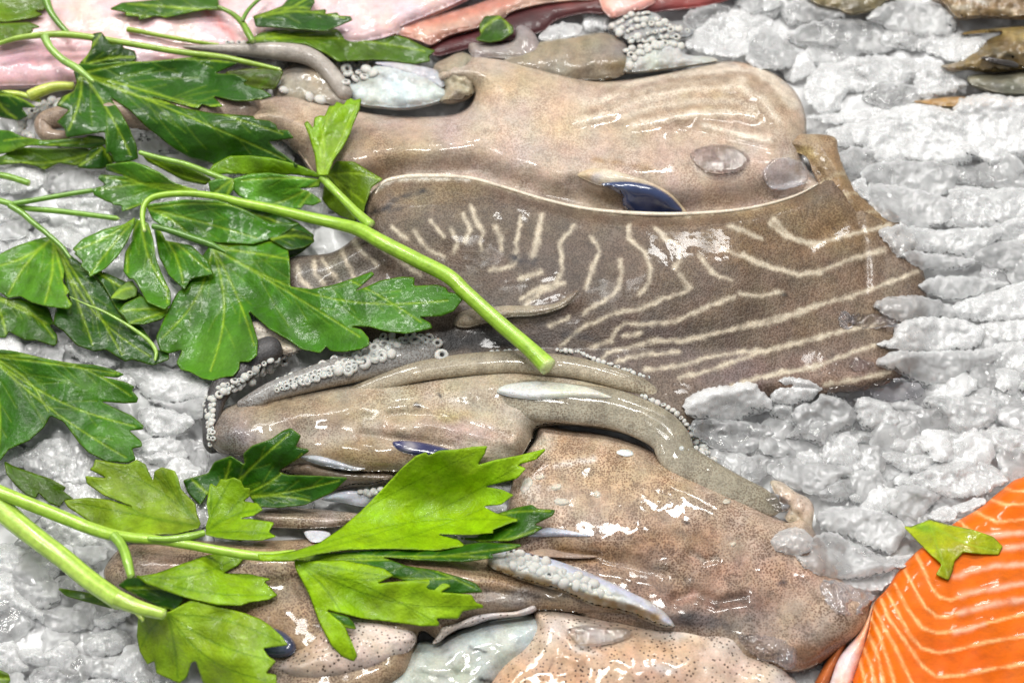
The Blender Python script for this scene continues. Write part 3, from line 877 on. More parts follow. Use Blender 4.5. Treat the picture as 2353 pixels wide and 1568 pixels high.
pillow('tentacle', P('11', '1330,640 1400,590 1560,570 1680,560 1850,560 2000,545 2080,500 2160,450 2165,480 2100,560 1990,610 1850,640 1700,650 1600,680 1500,700 1400,720 1320,700'), SKIN, c1, z=on(-6, 1, 2), Ht=20, Hb=12, w=18, step=5,
       col=colf((150, 138, 116), [(1180, 705, 100, 14, (164, 154, 134), .8), (1310, 672, 30, 16, (110, 96, 80), .8)], .1, 3), attr={'dots': const(.4)})
pillow('arm', P('10', '1180,460 1260,400 1380,355 1470,420 1480,560 1440,660 1310,710 1210,690 1250,600'), SKIN, c1, z=14, Ht=52, Hb=20, w=34, step=5, relief=ridges([(P('10', '1260,620 1330,560 1400,600'), 10, -8)], 5, 18, 4), col=colf((160, 148, 122), [(1060, 200, 24, 30, (186, 176, 146), .7), (1050, 225, 16, 16, (130, 122, 108), .8)], .14, 4, ns=24), attr={'dots': const(.3)})
la = tube('arm', [(*P('00', '1800,760')[0], 44), (*P('00', '1500,790')[0], 46), (*P('00', '1100,780')[0], 50), (*P('00', '800,780')[0], 48), (*P('00', '560,790')[0], 46), (*P('00', '400,800')[0], 46), (*P('00', '300,840')[0], 42), (*P('00', '330,920')[0], 36), (*P('00', '480,930')[0], 30)],
       [50, 48, 44, 38, 34, 28, 24, 20, 12], SKIN, c1, n=90, k=16, col=tcol((158, 138, 116), None, None, 3, .12), attr={'dots': const(.4)})
suckers(la, [P('00', '480,735 380,705 280,745 200,790 160,850 190,920 280,945'), P('00', '420,715 320,720 240,770 180,820 150,890 230,930'), P('00', '470,700 350,690 220,760 130,870')], on(-2, 1, 1.2), 10, .25, pit=.15)

# ------------------------------------------------------------------ the middle cuttlefish
c2 = thing('cuttlefish', 'middle cuttlefish with a tan wet head, folded arms and orange brown speckled mantle', 'cuttlefish', (1300, 1100), 0)
pillow('mantle', P('F', '1120,1290 1160,1180 1178,1100 1200,1050 1228,1010 1240,978 1290,984 1380,995 1470,1022 1560,1065 1650,1110 1730,1150 1800,1195 1850,1190 1880,1240 1905,1300 1960,1350 1998,1378 1985,1440 1930,1490 1850,1540 1760,1540 1640,1500 1540,1470 1400,1440 1250,1380 1150,1330'),
       SKIN, c2, z=6, Ht=62, Hb=22, w=70, step=5,
       relief=ridges([(1500, 1180, 260, 120, 26), (P('F', '1240,985 1210,1060 1180,1140'), 26, 10), (P('F', '1250,1250 1400,1290 1500,1310'), 24, -12), (P('q', '560,440 850,440 1160,470'), 8, -5),
                      (P('22', '1170,690 1260,740 1330,720'), 9, -6), (P('22', '1060,1000 1200,960 1340,1020 1520,990'), 14, -8), (P('22', '930,770 990,770'), 12, 5)], 1.6, 60, 7),
       col=colf((184, 162, 138), [(1330, 1080, 110, 60, (184, 154, 114), .75), (1480, 1130, 120, 70, (178, 150, 110), .7), (1560, 1250, 140, 60, (160, 126, 96), .8), (1640, 1310, 140, 40, (166, 132, 108), .8), (1780, 1330, 120, 60, (182, 146, 120), .7),
                                  (1500, 1360, 130, 40, (140, 106, 84), .8), (1690, 1380, 120, 30, (116, 86, 68), .8), (1350, 1270, 120, 30, (140, 104, 66), .8), (1250, 1020, 30, 24, (206, 190, 168), .8), (1880, 1440, 90, 40, (160, 138, 118), .8),
                                  (1900, 1500, 120, 30, (132, 92, 62), .9), (1600, 1430, 150, 26, (70, 56, 52), .9), (1420, 1330, 90, 30, (120, 96, 76), .6), (1240, 1180, 60, 40, (196, 172, 146), .6), (1530, 1300, 40, 30, (150, 130, 110), .6), (1720, 1200, 60, 30, (190, 166, 140), .7)], .22, 12,  # brown patch at the far right end paints in shadow
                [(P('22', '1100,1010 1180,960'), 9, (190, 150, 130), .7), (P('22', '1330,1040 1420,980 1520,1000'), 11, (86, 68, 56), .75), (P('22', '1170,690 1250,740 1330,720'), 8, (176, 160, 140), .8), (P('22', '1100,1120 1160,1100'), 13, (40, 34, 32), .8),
                 (P('22', '1770,890 1800,880'), 8, (70, 46, 40), .85), (P('22', '930,775 985,775'), 9, (150, 136, 116), .7), (P('22', '1120,475 1140,475'), 5, (50, 32, 26), .9), (P('22', '40,180 60,260 20,290'), 8, (206, 194, 176), .7),
                 (P('22', '160,340 280,340 340,370'), 10, (176, 158, 136), .7), (P('22', '240,90 380,70 500,50'), 7, (230, 220, 204), .7), (P('22', '100,160 150,160'), 6, (222, 210, 192), .7), (P('22', '520,280 530,290'), 7, (214, 200, 176), .7), (P('22', '200,240 270,230'), 6, (216, 204, 184), .7),
                 (P('22', '1440,620 1470,610'), 6, (206, 178, 150), .7), (P('22', '860,720 640,640'), 5, (120, 90, 66), .5)], 34),
       attr={'dots': const(.75, 9, .5)})
mu = P('22', '660,-10 700,-22 745,-16 772,4 760,22 715,28 675,16 655,4')
pillow('mucus_drop', mu, MEMB, c2, z=on(-1, 0, 1.3), Ht=7, Hb=3, w=9, step=3.5, col=colf((236, 234, 226), [], .03, 2), attr={'dots': const(0)})
for mt in ('20,190 60,170 90,200 60,250 20,280 0,250', '110,160 150,150 170,165 140,185 100,180', '210,235 250,215 280,225 270,250 225,260', '500,270 530,260 550,280 540,305 510,300', '230,320 300,310 340,340 300,360 240,350', '1430,620 1460,605 1470,625 1445,640', '1380,330 1410,318 1435,330 1420,350 1385,345'):
    pillow('mucus_patch', P('22', mt), MEMB, c2, z=on(-1, 0, 1.3), Ht=4, Hb=3, w=7, step=3.5, rough=1.5, col=colf((204, 192, 174), [], .08, 2), attr={'dots': const(.1)})
head2 = P('F', '470,1000 490,965 520,935 600,910 700,892 800,880 920,868 1040,850 1180,838 1300,850 1420,880 1520,925 1580,990 1500,1010 1400,990 1300,978 1235,985 1222,1012 1195,1055 1150,1085 1000,1090 850,1090 700,1080 580,1060 500,1040')
pillow('head', head2, SKIN, c2, z=10, Ht=74, Hb=22, w=70, step=5,
       relief=ridges([(P('11', '0,1250 400,1140 800,1000 1100,980'), 12, -16), (P('11', '900,1310 1150,1310 1400,1370 1700,1450'), 12, -9), (P('11', '950,1380 1200,1350 1500,1400 1750,1480'), 26, 12), (P('11', '700,1440 1000,1480 1300,1520'), 12, -9),
                      (P('11', '600,1200 900,1160 1300,1120 1700,1060'), 34, 10), (P('11', '300,1300 600,1290'), 30, 6), (P('m', '260,740 330,860 420,900'), 16, 6), (P('m', '520,760 480,840'), 8, -6)], 1.8, 60, 5),
       col=colf((182, 168, 144), [(620, 960, 90, 60, (142, 126, 104), .8), (740, 940, 120, 50, (150, 132, 104), .7), (950, 940, 130, 40, (182, 164, 124), .7), (1000, 1000, 120, 40, (180, 158, 140), .8), (1200, 900, 200, 30, (178, 166, 134), .8),
                                  (540, 1010, 60, 30, (150, 144, 138), .8), (850, 1040, 150, 30, (150, 124, 80), .8), (1120, 990, 70, 20, (196, 172, 156), .7), (1050, 950, 40, 14, (190, 168, 100), .6), (500, 990, 40, 40, (96, 90, 86), .6)], .12, 8,
                [(P('11', '1060,1235 1080,1240'), 6, (26, 14, 12), .95), (P('11', '1210,1160 1230,1185'), 4, (26, 14, 12), .95), (P('11', '0,1240 400,1130 800,1000'), 4, (70, 56, 46), .7), (P('m', '1830,505 1940,485'), 2, (70, 56, 40), .6)]),
       attr={'dots': const(.5, 4)})
pillow('eye', P('11', '900,1490 1000,1480 1150,1500 1300,1540 1420,1580 1500,1620 1300,1620 1100,1590 950,1550'), EYE, c2, z=on(-1, 0, 1.3), Ht=11, Hb=8, w=14, step=4,
       col=colf((48, 50, 88), [(1000, 1030, 40, 10, (40, 42, 80), .8), (930, 1022, 16, 10, (150, 146, 146), .8)], .1, 3))
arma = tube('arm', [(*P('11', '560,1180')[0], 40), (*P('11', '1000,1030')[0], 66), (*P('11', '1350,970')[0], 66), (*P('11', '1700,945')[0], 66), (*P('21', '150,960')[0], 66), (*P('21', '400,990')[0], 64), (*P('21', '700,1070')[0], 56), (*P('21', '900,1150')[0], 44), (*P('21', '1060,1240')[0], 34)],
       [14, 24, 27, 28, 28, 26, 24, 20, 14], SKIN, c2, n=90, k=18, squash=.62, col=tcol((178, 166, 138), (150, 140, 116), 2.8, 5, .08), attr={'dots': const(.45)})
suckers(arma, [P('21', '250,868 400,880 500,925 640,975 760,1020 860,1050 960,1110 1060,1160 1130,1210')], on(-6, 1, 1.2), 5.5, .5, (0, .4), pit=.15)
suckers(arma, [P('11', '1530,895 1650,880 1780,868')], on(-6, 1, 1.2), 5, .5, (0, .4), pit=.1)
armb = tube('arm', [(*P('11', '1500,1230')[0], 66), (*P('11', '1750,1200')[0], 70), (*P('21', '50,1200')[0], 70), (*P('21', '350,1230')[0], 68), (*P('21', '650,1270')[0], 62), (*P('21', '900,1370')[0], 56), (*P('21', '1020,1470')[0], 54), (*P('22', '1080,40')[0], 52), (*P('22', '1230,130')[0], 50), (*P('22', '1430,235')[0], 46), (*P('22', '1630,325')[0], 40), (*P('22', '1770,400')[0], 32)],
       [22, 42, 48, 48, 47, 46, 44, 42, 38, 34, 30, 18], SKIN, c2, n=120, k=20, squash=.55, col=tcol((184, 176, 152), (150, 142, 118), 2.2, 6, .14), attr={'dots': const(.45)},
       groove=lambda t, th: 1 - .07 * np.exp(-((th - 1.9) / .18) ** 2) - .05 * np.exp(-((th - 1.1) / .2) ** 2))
suckers(armb, [P('21', '830,1180 1000,1260 1090,1320 1150,1400 1200,1490 1280,1560'), P('21', '1150,1430 1230,1500 1300,1580')], on(-5, 1, 1.2), 6, .5, (.3, .3), pit=.1)
suckers(armb, [P('22', '1090,-20 1200,10 1330,60'), P('22', '1180,-30 1300,20')], on(-4, 1, 1.2), 6, .5, pit=.1)
pillow('tentacle', P('11', '1610,1150 1640,1110 1750,1085 1900,1075 2080,1090 2250,1120 2350,1160 2400,1190 2250,1190 2100,1190 1900,1205 1780,1195 1680,1180'), MEMB, c2, z=on(-2, 1, 2), Ht=16, Hb=10, w=20, step=5,
       col=colf((206, 204, 192), [(1220, 898, 50, 10, (218, 218, 210), .8)], .06, 3), attr={'dots': const(.5)})
pillow('arm', P('22', '1760,330 1700,200 1780,200 1880,270 1960,310 2000,380 1990,480 1980,560 1900,540 1870,470 1830,480 1800,440 1830,380'), SKIN_PALE, c2, z=20, Ht=16, Hb=20, w=24, step=5, relief=ridges([(P('22', '1820,400 1880,420 1900,530'), 9, -9)], 3, 20, 4),
       col=colf((190, 172, 146), [(1840, 1180, 20, 30, (150, 128, 104), .7)], .12, 4), attr={'dots': const(.4)})
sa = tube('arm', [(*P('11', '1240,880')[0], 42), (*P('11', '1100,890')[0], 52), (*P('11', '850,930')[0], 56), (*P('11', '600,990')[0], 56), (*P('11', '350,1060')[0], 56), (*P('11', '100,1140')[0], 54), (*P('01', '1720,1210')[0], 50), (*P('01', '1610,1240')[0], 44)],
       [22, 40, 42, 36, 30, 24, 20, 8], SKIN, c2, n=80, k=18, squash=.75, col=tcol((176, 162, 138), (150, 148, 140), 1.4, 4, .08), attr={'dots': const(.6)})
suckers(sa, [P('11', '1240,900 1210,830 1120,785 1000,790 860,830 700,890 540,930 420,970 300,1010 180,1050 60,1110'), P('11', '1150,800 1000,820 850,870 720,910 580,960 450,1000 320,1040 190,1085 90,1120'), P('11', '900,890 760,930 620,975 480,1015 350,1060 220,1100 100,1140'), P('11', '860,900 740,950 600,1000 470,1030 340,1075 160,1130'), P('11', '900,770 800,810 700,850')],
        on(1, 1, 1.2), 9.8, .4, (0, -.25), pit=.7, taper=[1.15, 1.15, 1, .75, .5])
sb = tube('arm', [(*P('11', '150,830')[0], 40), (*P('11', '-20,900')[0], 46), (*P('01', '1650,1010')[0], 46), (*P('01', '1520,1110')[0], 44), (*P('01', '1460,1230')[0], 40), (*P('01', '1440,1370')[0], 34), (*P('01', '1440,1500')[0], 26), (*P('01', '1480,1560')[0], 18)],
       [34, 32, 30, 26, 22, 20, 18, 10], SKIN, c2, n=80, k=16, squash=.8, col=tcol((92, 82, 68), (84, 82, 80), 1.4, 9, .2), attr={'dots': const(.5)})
suckers(sb, [P('01', '1960,900 1860,930 1760,980 1650,1060 1520,1110 1430,1150 1410,1240 1420,1350 1420,1450 1430,1540'), P('01', '1940,930 1780,1020 1680,1090 1560,1150 1460,1190 1450,1290 1450,1400 1455,1500'), P('01', '1880,960 1720,1030 1600,1110 1480,1170 1430,1210 1440,1330 1435,1430')],
        on(0, 1, 1.2), 7.8, .4, (-.2, -.2), pit=.5, taper=[1.1, 1, 1, .8, .7])
pillow('arm', P('11', '-70,690 0,670 100,720 220,790 300,850 200,900 60,880 -20,860 -60,800'), SKIN_PALE, c2, z=22, Ht=30, Hb=20, w=30, step=6, relief=ridges([(P('11', '0,760 100,770 250,830'), 10, -8)], 3, 24, 4),
       col=colf((190, 180, 160), [(690, 860, 24, 14, (214, 214, 204), .8)], .1, 4), attr={'dots': const(.6)})

# ------------------------------------------------------------------ the front cuttlefish
c3 = thing('cuttlefish', 'front cuttlefish at the bottom edge with white funnel tube and pale black dotted mantle rim', 'cuttlefish', (1000, 1430), 0)
pillow('head', P('F', '240,1330 255,1280 300,1248 400,1240 520,1242 640,1240 760,1235 900,1240 1020,1262 1150,1270 1280,1300 1400,1350 1500,1395 1545,1430 1480,1438 1380,1420 1280,1408 1225,1410 1120,1425 1060,1440 1010,1472 965,1455 930,1560 800,1620 600,1640 500,1560 400,1470 300,1400'), SKIN, c3, z=8, Ht=72, Hb=22, w=60, step=5,
       relief=ridges([(P('12', '0,620 300,560 700,560 1200,640 1700,830 2000,940'), 16, -10), (P('12', '300,700 800,760 1400,830 1800,980'), 30, 10), (P('12', '1300,960 1600,950 1900,1000'), 14, -12), (420, 1300, 130, 60, 12), (640, 1400, 100, 60, 8), (P('F', '630,1470 660,1490 690,1520'), 20, -12)], 1.6, 60, 9),
       col=colf((170, 146, 114), [(420, 1320, 130, 50, (160, 134, 112), .8), (640, 1360, 120, 60, (176, 152, 118), .6), (620, 1430, 90, 40, (156, 124, 84), .8), (1050, 1300, 160, 40, (186, 160, 122), .7), (1250, 1350, 160, 24, (150, 122, 80), .8), (1150, 1370, 140, 24, (150, 142, 132), .8),
                                  (300, 1320, 50, 60, (150, 136, 122), .7), (1100, 1420, 100, 24, (140, 128, 112), .7), (600, 1520, 80, 60, (120, 100, 86), .6)], .12, 14,
                [(P('12', '1530,945 1700,945 1900,980 2023,1010'), 3, (70, 60, 50), .7)]), attr={'dots': const(.75, 4)})
pillow('arm', P('12', '-60,420 0,390 150,370 350,380 560,400 700,420 740,460 600,500 400,520 200,520 0,500'), SKIN, c3, z=on(-8, 1, 3), Ht=46, Hb=16, w=40, step=5,
       col=colf((158, 142, 118), [(780, 1180, 100, 14, (182, 168, 146), .8), (820, 1220, 100, 12, (130, 104, 72), .7)], .1, 3), attr={'dots': const(.75)})
pillow('arm', P('12', '130,110 300,70 420,100 600,130 760,140 900,150 930,190 800,230 640,240 480,260 350,220 200,170'), SKIN, c3, z=on(-12, 1, 3), Ht=34, Hb=16, w=26, step=5,
       col=colf((150, 134, 112), [(860, 1090, 60, 14, (120, 108, 92), .7)], .1, 4), attr={'dots': const(.5)})
mb = pillow('membrane', P('12', '420,320 500,280 600,260 720,260 850,240 860,290 760,350 700,370 560,345'), MEMB, c3, z=on(-4, 1, 2), Ht=18, Hb=10, w=18, step=5, col=colf((204, 206, 212), [], .06, 3), attr={'dots': const(0)})
suckers(mb, [P('12', '690,275 760,265 830,255'), P('12', '720,290 800,280')], on(0, 1, 1), 9, .2, pit=.1)
pillow('membrane', P('12', '270,30 380,20 500,50 620,90 720,110 640,130 500,110 380,80'), MEMB, c3, z=on(-4, 1, 2), Ht=12, Hb=8, w=14, step=5, col=colf((176, 178, 184), [], .12, 3), attr={'dots': const(.1)})
pillow('membrane', P('12', '300,540 400,530 480,550 440,600 350,610'), MEMB, c3, z=on(-4, 1, 2), Ht=12, Hb=8, w=14, step=5, col=colf((206, 204, 206), [], .06, 3), attr={'dots': const(.2)})
sc = pillow('arm', P('22', '-180,600 0,672 160,700 300,750 480,820 640,890 800,970 900,1020 1000,1100 1052,1185 960,1190 860,1150 700,1090 500,1050 300,960 100,900 -100,830 -220,760'), MEMB, c3, z=on(-4, 2, 4), Ht=44, Hb=20, w=34, step=5,
       relief=ridges([(P('22', '0,690 300,790 600,900 860,1050'), 12, 8), (P('22', '0,830 300,900 600,1000 900,1080'), 14, 8)], 3, 20, 4),
       col=colf((206, 206, 196), [(1540, 1360, 120, 30, (214, 212, 204), .5)], .06, 6,
                [(P('22', '-150,640 150,720 350,790 560,870 800,1000 1010,1150'), 10, (204, 206, 226), .95), (P('22', '-200,790 0,850 200,910 450,1000 700,1070 930,1130'), 15, (166, 138, 92), .95), (P('22', '180,880 500,985 800,1060'), 5, (150, 118, 72), .7),
                 (P('22', '300,900 340,910 370,890'), 4, (60, 62, 52), .8), (P('22', '390,920 420,945 460,930'), 3, (60, 62, 52), .8), (P('22', '640,960 720,990'), 4, (90, 92, 80), .6)]), attr={'dots': const(.1)})
suckers(sc, [P('22', '-60,690 60,720 180,760'), P('22', '-100,720 20,760 140,790 260,830 360,870'), P('22', '-40,770 100,810 220,850 320,885'), P('22', '200,800 330,840 460,890 560,930'), P('22', '380,900 500,940 620,970')], on(-3, 1, 1.2), 11, .25, pit=.12)
pillow('membrane', P('q', '540,300 640,250 700,222 800,228 920,248 1100,292 1000,300 800,300'), MEMB, c3, z=on(-3, 1, 2), Ht=12, Hb=8, w=12, step=4, col=colf((196, 196, 206), [], .12, 3), attr={'dots': const(.2)})
pillow('membrane', P('q', '560,440 640,410 760,410 900,440 1160,470 1000,490 800,480 660,470'), SKIN, c3, z=on(-4, 1, 2), Ht=8, Hb=8, w=10, step=4, col=colf((166, 142, 122), [], .12, 3), attr={'dots': const(.3)})
pillow('funnel', P('12', '300,1800 480,1600 640,1520 800,1460 920,1400 1050,1300 1130,1280 1200,1285 1290,1240 1400,1190 1540,1140 1700,1110 1880,1100 1960,1180 1920,1320 1800,1440 1650,1560 1500,1700 1000,1900'), MEMB, c3, z=2, Ht=52, Hb=16, w=64, step=5,
       relief=ridges([], 3, 50, 5),
       col=colf((186, 190, 182), [(1130, 1450, 120, 40, (198, 204, 200), .7), (1000, 1530, 120, 40, (176, 176, 160), .6), (1180, 1540, 90, 40, (160, 160, 148), .5)], .06, 6,
                [(P('12', '1200,1310 1260,1340'), 4, (110, 112, 104), .5), (P('12', '1430,1325 1480,1340 1540,1360'), 4, (40, 40, 38), .8), (P('12', '1100,1300 1060,1380'), 3, (120, 120, 110), .5), (P('12', '1280,1460 1360,1490 1460,1500'), 5, (96, 98, 88), .6),
                 (P('12', '1060,1490 1180,1510 1300,1540'), 4, (104, 106, 96), .5), (P('12', '1500,1540 1570,1560'), 7, (26, 24, 22), .9), (P('12', '1290,1400 1300,1440 1340,1460'), 3, (120, 120, 110), .5)]), attr={'dots': const(.08)})
pillow('head_lobe', P('12', '100,1480 130,1420 200,1370 330,1280 420,1190 600,1110 780,1130 930,1165 1020,1200 1065,1245 1060,1300 1000,1370 900,1425 780,1480 640,1520 480,1550 300,1560 180,1530'), SKIN_PALE, c3, z=on(-22, 2, 6), Ht=42, Hb=20, w=52, step=5,
       relief=ridges([(P('12', '640,1200 760,1230 860,1240'), 10, -4), (P('12', '200,1400 330,1370 450,1330'), 14, -6)], 3, 40, 3),
       col=colf((206, 188, 170), [(880, 1490, 80, 40, (220, 204, 188), .7), (760, 1470, 80, 40, (190, 160, 130), .7), (760, 1540, 100, 20, (170, 150, 130), .7), (690, 1500, 40, 30, (150, 126, 100), .7)], .07, 8), attr={'dots': const(1, 3, .1)})
pillow('eye', P('02', '1700,1230 1790,1180 1880,1190 1960,1230 2010,1290 2010,1350 1960,1390 1860,1400 1760,1380 1700,1320'), EYE, c3, z=on(-14, 2, 3), Ht=26, Hb=10, w=26, step=4, col=colf((52, 58, 84), [(650, 1490, 20, 16, (84, 92, 116), .7)], .1, 3))
pillow('collar', P('12', '1170,1300 1210,1240 1240,1190 1340,1160 1460,1110 1600,1090 1740,1080 1860,1040 1880,1075 1800,1110 1680,1125 1560,1140 1440,1180 1360,1200 1280,1240 1220,1290'), SKIN_PALE, c3, z=on(-2, 1, 2), Ht=16, Hb=10, w=16, step=4,
       relief=ridges([], 3, 14, 3), col=colf((206, 196, 184), [], .08, 2), attr={'dots': const(.9, 3, .1)})
pillow('mantle', P('22', '-360,1900 -200,1560 -100,1420 0,1340 60,1270 100,1180 90,1110 110,1075 200,1070 320,1085 440,1110 560,1130 680,1140 820,1172 960,1192 1100,1178 1260,1176 1400,1190 1490,1230 1545,1310 1570,1365 1660,1385 1760,1440 1830,1510 1900,1600 1950,1900'), SKIN_PALE, c3, z=18, Ht=58, Hb=20, w=60, step=5,
       relief=ridges([(P('22', '600,1200 800,1250 1000,1270 1250,1240'), 22, -12), (P('22', '320,1210 420,1320 540,1310 730,1230'), 12, -7), (P('22', '300,1380 400,1400'), 16, 7), (P('22', '430,1230 560,1210 690,1210'), 12, 8), (P('22', '1540,1320 1500,1440 1480,1568'), 20, -8), (1450, 1540, 160, 50, 10)], 2.0, 50, 5),
       col=colf((202, 178, 152), [(1300, 1440, 60, 30, (220, 206, 190), .8), (1450, 1500, 160, 30, (190, 150, 112), .7), (1600, 1450, 120, 20, (214, 200, 182), .8), (1250, 1560, 160, 40, (196, 150, 104), .75), (1550, 1560, 140, 40, (198, 156, 120), .7), (1680, 1520, 60, 60, (206, 180, 160), .7),
                                  (1800, 1560, 50, 30, (214, 202, 188), .7), (1400, 1460, 40, 14, (176, 158, 136), .8), (1340, 1500, 24, 12, (226, 220, 210), .8), (1520, 1540, 30, 14, (206, 196, 182), .8)], .14, 15,
                [(P('22', '1300,1270 1315,1258'), 4, (40, 24, 20), .9), (P('22', '190,1480 220,1440 225,1400'), 3, (110, 80, 60), .6), (P('22', '740,1240 980,1290 1040,1290'), 5, (160, 124, 92), .5)], 34), attr={'dots': const(.95, 4, .25)})
# ------------------------------------------------------------------ salmon
sal = thing('salmon_fillet', 'bright orange raw salmon fillet with white chevron fat lines in the bottom right corner', 'salmon fillet', (2250, 1450), 0)
fat_th = [P('32', t) for t in ('1440,842 1600,800 1720,770 1912,760 2060,750', '1750,655 1912,635 2060,625', '1480,970 1650,935 1912,890 2060,870', '1470,1092 1700,1030 1912,1000 2060,980', '1440,1222 1560,1190 1640,1165', '1500,560 1700,565 1912,545 2060,530')]
fat = [P('32', t) for t in ('1780,240 1850,265 1930,260 2060,250', '1660,310 1780,355 1912,350 2060,335', '1560,390 1640,430 1730,475 1912,455 2060,440', '1470,465 1530,520 1580,560', '1180,690 1230,800 1290,930 1340,985 1420,1005 1500,970 1650,935',
    '1090,780 1170,930 1240,1050 1320,1115 1400,1120 1470,1092', '1030,890 1130,1080 1220,1190 1320,1230 1500,1210 1700,1150 1912,1100 2060,1070', '980,950 1050,1080 1140,1250 1220,1330 1330,1365 1470,1340 1650,1290 1912,1250 2060,1230',
    '940,1000 990,1130 1080,1250 1150,1350 1220,1450 1320,1525 1500,1515 1700,1470 1912,1440 2060,1420', '890,1050 950,1170 1040,1330 1090,1440 1150,1568 1200,1660 1400,1700 2000,1620', '870,1120 920,1230 980,1400 1030,1568 1080,1760', '860,1250 920,1390 960,1568 980,1760',
    '820,1330 870,1450 900,1568 920,1760', '790,1400 830,1568 850,1760')]
pillow('flesh', P('32', '2140,60 1990,120 1912,165 1840,192 1750,262 1600,382 1450,472 1300,582 1160,692 1060,802 980,922 900,1010 870,1100 850,1200 820,1320 780,1440 740,1568 700,1800 2140,1900'), SALMON, sal, z=22, Ht=48, Hb=30, w=44, step=5,
       relief=ridges([(f, 6, 1.2) for f in fat] + [(f, 10, 1.6) for f in fat_th], 2.0, 70, 5),
       col=colf((212, 98, 0), [(2200, 1520, 120, 70, (206, 86, 0), .6), (2250, 1220, 100, 50, (214, 102, 2), .7), (2020, 1520, 60, 90, (222, 106, 2), .6), (2140, 1330, 60, 50, (212, 98, 0), .6)], .06, 7,
                [(f, 3.3, (242, 182, 120), .88) for f in fat] + [(f, 6.5, (232, 172, 142), .85) for f in fat_th], jit=1.6))
pillow('skin_edge', P('32', '905,1000 880,1090 862,1200 830,1320 790,1440 750,1568 700,1820 480,1820 580,1590 640,1420 700,1330 780,1240 840,1130 870,1050'), FLESH, sal, z=14, Ht=30, Hb=24, w=26, step=5,
       relief=ridges([], 2.5, 26, 5), col=colf((226, 170, 140), [(1950, 1500, 40, 60, (232, 206, 204), .9), (1990, 1440, 30, 60, (224, 160, 120), .8)], .08, 3,
                [(P('32', '640,1420 600,1520 560,1640'), 14, (236, 230, 236), .8)]))
pillow('side', P('32', '890,985 860,1060 800,1160 720,1280 660,1400 600,1540 520,1800 380,1800 520,1500 640,1310 680,1240 760,1130 820,1060 850,1020'), SALMON, sal, z=2, Ht=28, Hb=20, w=24, step=5,
       relief=ridges([], 3, 24, 6), col=colf((170, 92, 44), [(1960, 1400, 20, 50, (200, 150, 120), .6)], .16, 4))
# ------------------------------------------------------------------ crushed ice
RIM = lambda uv, d: np.exp(-d / (4.5 + 5.0 * fbm(uv[:, 0], uv[:, 1], 30, 2, 4)).clip(1.2))

def ice(tile, txt, label, H=30, up=-14, clear=False, seed=None, rough=3.4, flat=1.0):
    o = P(tile, txt)
    o = o.mean(0) + (o - o.mean(0)) * 1.09
    sd = (int(abs(o.sum())) if seed is None else seed) % 97
    fa = RS.uniform(0, 6.28); tl = RS.uniform(-.07, .07); tv = RS.uniform(-.10, .03)
    c = o.mean(0)
    A = rest(1, 3.0)
    def z(uv):
        return hm_get(A, uv) + up + (uv[:, 0] - c[0]) * tl + (uv[:, 1] - c[1]) * tv
    def rel(uv, d):
        a = fbm(uv[:, 0], uv[:, 1], 46, 2, sd) * 13
        f = np.abs(fbm(uv[:, 0], uv[:, 1], 30, 2, sd + 3)) * -11
        e = np.abs(perlin(uv[:, 0] / 21, uv[:, 1] / 14, sd + 9)) * -5
        return (a + f + e + fbm(uv[:, 0], uv[:, 1], 9, 2, sd + 7) * 1.2) * flat
    ob = pillow('ice_lump', o, ICE_CLEAR if clear else ICE, None, z=z, Ht=H * .85, Hb=14, w=min(22, H * .7), step=4.4, rough=rough, rscale=13, relief=rel, seed=sd, prof_pow=.75, attr={'rim': RIM})
    return tag(ob, label, 'ice lump', 'lumps of crushed ice')

